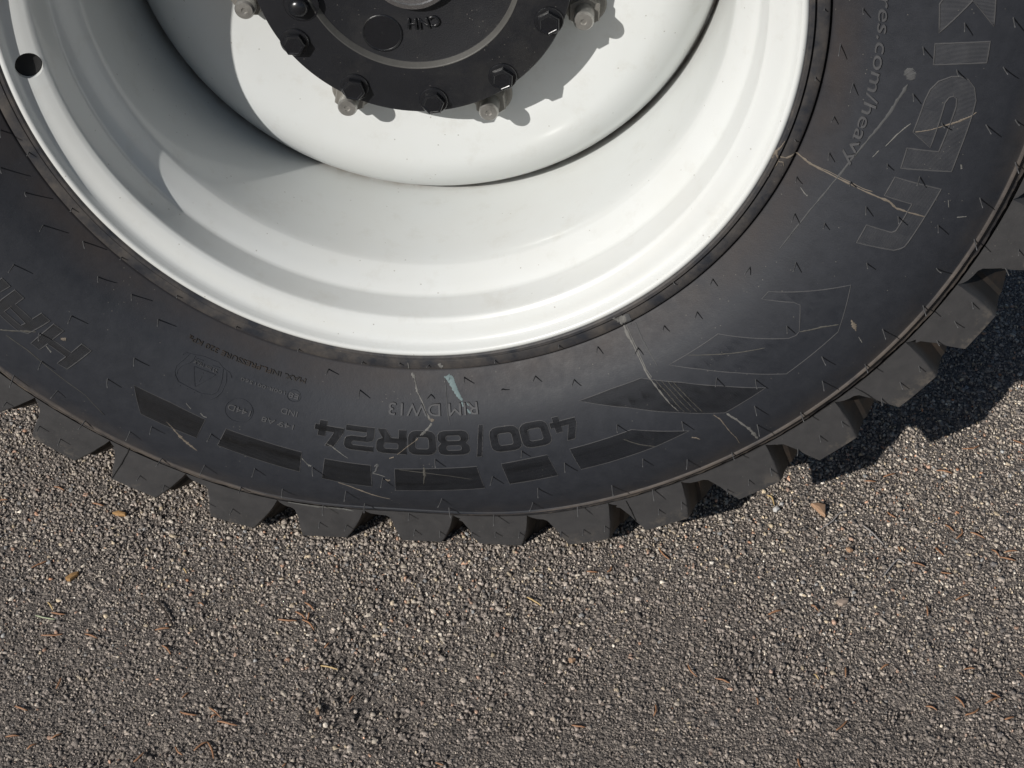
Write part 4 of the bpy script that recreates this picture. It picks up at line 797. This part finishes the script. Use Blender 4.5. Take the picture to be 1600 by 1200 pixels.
# ---- wheel disc (dish)
dish = [(.095, .1785), (.150, .1770), (.180, .1745), (.205, .1715), (.225, .1715), (.240, .1745), (.254, .1812), (.266, .1905), (.276, .2020), (.2835, .2125), (.2880, .2225), (.2900, .2300)]
dprof = smooth_profile(dish, 4)
dback = [(.2835, .2300), (.276, .2175), (.262, .2010), (.24, .1880), (.22, .1835), (.15, .1880), (.095, .1885)]
disc_me = revolve('wheel_disc', [tuple(p) for p in dprof] + dback, 288, True, True, None, 50)
disc = link('wheel_disc', disc_me, M['paint'], wheel)
# weld bead closing the joint behind the disc
bead = [(.2893 + .0035 * math.cos(a), .233 + .0035 * math.sin(a)) for a in np.linspace(0, 2 * math.pi, 8, endpoint=False)]
link('weld_bead', revolve('weld_bead', bead, 288, True, True), M['paint'], wheel)
back_plate = [(.03, .26), (.20, .26), (.20, .27), (.03, .27)]
link('hub_flange', revolve('hub_flange', back_plate, 96, True, True, None, 40), M['casting'], wheel)

# ---- hub cover casting
HY = -.005
hubp = [(.002, .1365), (.0965, .1365), (.0972, .1362), (.1003, .1318), (.1010, .1312), (.1440, .1300), (.1468, .1308), (.1480, .1330), (.1480, .1560), (.1468, .1580), (.118, .1600), (.118, .1865), (.002, .1865)]
hub = link('hub_cover', revolve('hub_cover', [(r_ * .99, y_ + HY) for r_, y_ in hubp], 192, False, True, None, 30), M['casting'], wheel)
chp = [(.0972, .1359), (.0988, .1336), (.1003, .1315), (.1009, .1309), (.1016, .1308), (.1016, .132), (.0972, .138)]
link('machined_step', revolve('machined_step', [(r_ * .99, y_ + HY) for r_, y_ in chp], 192, True, False), M['worn'], hub)

def P3(th, r, y):
    a = math.radians(th)
    return Vector((r * math.cos(a), y, r * math.sin(a) + H))
def axial(o, th, r, y, spin=0.0):
    """put a part modelled along +Z so that +Z points out of the wheel face"""
    q = Matrix(((1, 0, 0, 0), (0, 0, -1, 0), (0, 1, 0, 0), (0, 0, 0, 1)))
    o.matrix_local = Matrix.Translation(P3(th, r, y)) @ q @ Matrix.Rotation(spin, 4, 'Z')

def lathe_z(bm, prof, n, spin=0.0):
    rings = []
    for r, z in prof:
        rings.append([bm.verts.new((r * math.cos(2 * math.pi * k / n + spin), r * math.sin(2 * math.pi * k / n + spin), z)) for k in range(n)])
    for a, b in zip(rings[:-1], rings[1:]):
        for k in range(n):
            l = (k + 1) % n
            bm.faces.new((a[k], a[l], b[l], b[k]))
    bm.faces.new(rings[-1]); bm.faces.new(rings[0][::-1])

def bm_mesh(name, fn, smooth_angle=35):
    bm = bmesh.new(); fn(bm)
    bmesh.ops.recalc_face_normals(bm, faces=bm.faces)
    me = bpy.data.meshes.new(name); bm.to_mesh(me); bm.free()
    me.polygons.foreach_set('use_smooth', [True] * len(me.polygons))
    me.set_sharp_from_angle(angle=math.radians(smooth_angle))
    return me

def hex_bolt(bm):
    lathe_z(bm, [(.0136, -.001), (.0136, .0016), (.0128, .0026), (.0108, .0030)], 32)          # flange
    lathe_z(bm, [(.0112, .0028), (.0112, .0082), (.0104, .0092), (.0086, .0096), (.0080, .0092)], 6)
bolt_me = bm_mesh('hub_bolt', hex_bolt, 20)
angs = [-145.4, -115.3, -82.6, -51.7, -20.6] + [-20.6 + 29.4 * k for k in range(1, 8)]
for k, a in enumerate(angs):
    o = link('hub_bolt', bolt_me, M['bolt'], hub)
    axial(o, a, .1336, .1302 + HY, random.uniform(0, 1.05))

# recessed dome beside the inner step, plug plate, bright cap
def recess(bm):
    lathe_z(bm, [(.0168, -.002), (.0168, .0006), (.0155, .0008), (.0150, -.0015)], 40)
o = link('recess_rim', bm_mesh('recess_rim', recess), M['bolt'], hub); axial(o, -159.0, .1085, .1312 + HY)
def dome(bm):
    lathe_z(bm, [(.0095, -.002), (.0095, .004), (.0088, .0065), (.0068, .0085), (.0040, .0096), (.0012, .0100)], 32)
o = link('domed_plug', bm_mesh('domed_plug', dome), M['bolt'], hub); axial(o, -158.5, .1105, .1312 + HY)
def plug(bm):
    lathe_z(bm, [(.0186, -.001), (.0186, .0008), (.0178, .0012), (.0172, .0004), (.0168, .0002)], 64)
    lathe_z(bm, [(.0008, 0), (.0007, .0005), (.0003, .0007)], 12)
o = link('round_plug', bm_mesh('round_plug', plug, 25), M['bolt'], hub); axial(o, -113.0, .0735, .1363 + HY)
def cap(bm):
    lathe_z(bm, [(.0402, -.001), (.0402, .0070), (.0390, .0085), (.0350, .0090), (.0340, .0075), (.0200, .0070), (.0180, .0100), (.0030, .0110)], 64)
o = link('steel_cap', bm_mesh('steel_cap', cap, 25), M['chrome'], hub); axial(o, 0, .0005, .1363 + HY)

def flat_text(name, body, th0, th1, r0, r1, y, h, m):
    cu = bpy.data.curves.new('text', 'FONT'); cu.body = body; cu.size = 1; cu.resolution_u = 3; cu.extrude = .05; cu.bevel_depth = .045; cu.offset = -.02; cu.bevel_resolution = 2
    ob = bpy.data.objects.new('text', cu); me = bpy.data.meshes.new_from_object(ob)
    bpy.data.objects.remove(ob); bpy.data.curves.remove(cu)
    n = len(me.vertices); co = np.empty(n * 3); me.vertices.foreach_get('co', co); co = co.reshape(-1, 3)
    lo, hi = co.min(0), co.max(0); q = (co - lo) / (hi - lo)
    a = np.radians(th0 + (th1 - th0) * q[:, 0]); r = r0 + (r1 - r0) * q[:, 1]
    V = np.stack([r * np.cos(a), y - h * (q[:, 2] * 1.4 - .4), r * np.sin(a)], -1)
    me.vertices.foreach_set('co', to_world(V).reshape(-1)); me.update()
    me.polygons.foreach_set('use_smooth', [True] * len(me.polygons))
    return link(name, me, m, hub)
flat_text('cast_lettering', 'CNH', -64.5, -95.0, .0515, .0625, .1365 + HY, .0024, M['bolt'])

# ---- wheel studs and nuts
def nutm(bm):
    lathe_z(bm, [(.0205, -.002), (.0205, .0030), (.0190, .0050), (.0165, .0055)], 36)
    lathe_z(bm, [(.0165, .0050), (.0165, .0200), (.0150, .0222), (.0100, .0222)], 6)
def studm(bm):
    lathe_z(bm, [(.0095, .015), (.0095, .0385), (.0080, .0410), (.0030, .0412), (.0022, .0400)], 28)
nut_me = bm_mesh('wheel_nut', nutm, 20); stud_me = bm_mesh('wheel_stud', studm, 25)
for k, a in enumerate([-161.8, -114.3, -65.5, -18.6] + [-18.6 + 43.36 * j for j in range(1, 5)]):
    s = link('wheel_stud', stud_me, M['zinc'], wheel); axial(s, a, .1650, .176)
    n_ = link('wheel_nut', nut_me, M['nut'], s)
    n_.matrix_parent_inverse = Matrix.Identity(4); n_.matrix_local = Matrix.Rotation(random.uniform(0, 1), 4, 'Z')
    n_.location = (0, 0, 0)

# ================================================================== LITTER ON THE ASPHALT
for nm, c, rg in (('needle', (.29, .15, .08), .6), ('straw', (.50, .36, .17), .6), ('green', (.36, .40, .26), .6), ('twig', (.035, .025, .02), .7), ('fluff', (.33, .31, .30), .9), ('chip', (.34, .215, .135), .7), ('flake', (.33, .19, .075), .7), ('white', (.55, .54, .52), .7), ('stone', (.33, .26, .21), .75)):
    M['l_' + nm] = plain('litter_' + nm, c, rg, var=.3, scale=250, bscale=500, bstr=.3)
def tube_on_ground(pts, rad, lift):
    P = np.array(pts, float); n = max(7, 3 * len(P))
    t = np.linspace(0, len(P) - 1, n)
    if len(P) > 2:
        Q = np.array(smooth_profile(P, 4)); tq = np.linspace(0, len(P) - 1, len(Q))
        x = np.interp(t, tq, Q[:, 0]); y = np.interp(t, tq, Q[:, 1])
    else:
        x = np.interp(t, np.arange(len(P)), P[:, 0]); y = np.interp(t, np.arange(len(P)), P[:, 1])
        d = P[1] - P[0]; s = rng.normal(0, .05); b = np.sin(np.linspace(0, np.pi, n)) * s
        x = x - d[1] * b; y = y + d[0] * b
    arch = np.sin(np.linspace(0, np.pi, n)) * rng.uniform(.0, .0022)
    z = ground_z(x, y) + lift + arch + rng.normal(0, .00015, n)
    V, F = [], []; K = 5
    tx, ty = np.gradient(x), np.gradient(y); l = np.hypot(tx, ty) + 1e-9; nx, ny = -ty / l, tx / l
    w = rad * (1 - .75 * np.abs(np.linspace(-.9, 1, n)) ** 4) * rng.uniform(.85, 1.15, n)
    for i in range(n):
        for k in range(K):
            a = 2 * math.pi * k / K
            V.append((x[i] + nx[i] * w[i] * math.cos(a), y[i] + ny[i] * w[i] * math.cos(a), z[i] + w[i] * .8 * math.sin(a)))
    for i in range(n - 1):
        for k in range(K):
            j = (k + 1) % K
            F.append((i * K + k, i * K + j, (i + 1) * K + j, (i + 1) * K + k))
    F.append(tuple(range(K))[::-1]); F.append(tuple(range((n - 1) * K, n * K)))
    V = np.array(V); c = V.mean(0); c[2] = 0
    me = mesh_from('litter', V - c, F, True); fix_normals(me)
    return me, c
WORDS = {
 'needle': ('pine_needle', 'short dry orange-brown conifer needle lying on the asphalt', 'needle', 'fallen conifer needles on the asphalt', .00095),
 'straw': ('straw_needle', 'pale straw-coloured dry needle lying on the asphalt', 'needle', 'pale dry needles on the asphalt', .0009),
 'green': ('green_needle', 'pale green needle lying on the asphalt at lower left', 'needle', None, .0008),
 'twig': ('twig', 'thin dark twig lying on the asphalt', 'twig', 'dark twigs on the asphalt', .001),
 'fluff': ('seed_fluff', 'greyish white wisp of fluff on the asphalt right of the tyre', 'fluff', 'pale wisps on the asphalt', .0008),
}
for kind, pts, lab in NEEDLES:
    nm, _l, cat, grp, rad = WORDS[kind]
    me, c = tube_on_ground(pts, rad, .0021)
    o = link(nm, me, M['l_' + kind], None, label=lab, category=cat)
    o.location = c
    if grp: o['group'] = grp
LW = {
 'chip': ('wood_chip', 'flat orange-tan triangular chip on the asphalt right of the tyre', 'chip'),
 'flake': ('bark_flake', '', 'bark'),
 'white': ('paper_scrap', 'small white scrap beside a curved pale needle near the tread', 'scrap'),
 'chip2': ('bark_crumb', '', 'chip'),
 'stone': ('flat_stone', 'flat brownish stone set in the asphalt at right', 'stone'),
}
LABS = {1: 'ragged golden-brown bark flake on the asphalt at left', 2: 'small tan bark flake below the left lugs of the tyre',
        4: 'small orange bark crumb at the bottom middle of the asphalt', 5: 'pinkish tan chip lying among grey stones at right', 7: 'upright reddish bark crumb casting a dark shadow'}
for i, (kind, pts) in enumerate(LITTER):
    nm, lab, cat = LW[kind]
    P = np.array(pts, float); c = P.mean(0); n = len(P)
    hz = {'stone': .0034, 'chip': .0042, 'chip2': .0036, 'white': .0032}.get(kind, .003)
    V = []
    for s, z in ((1, 0.0), (1, hz - .0008), (.86, hz)):
        for p in P:
            q = (p - c) * s * .85
            V.append((q[0], q[1], z + (0 if z == 0 else rng.normal(0, .0004)) - .001))
    V.append((0, 0, hz - .0002))
    F = []
    for k in range(2):
        for a in range(n):
            b = (a + 1) % n
            F.append((k * n + a, k * n + b, (k + 1) * n + b, (k + 1) * n + a))
    for a in range(n): F.append((2 * n + a, 2 * n + (a + 1) % n, 3 * n))
    me = mesh_from(nm, V, F); fix_normals(me)
    o = link(nm, me, M['l_chip'] if kind == 'chip2' else M['l_' + kind], None, label=lab or LABS[i], category=cat)
    o.location = (c[0], c[1], .0012)
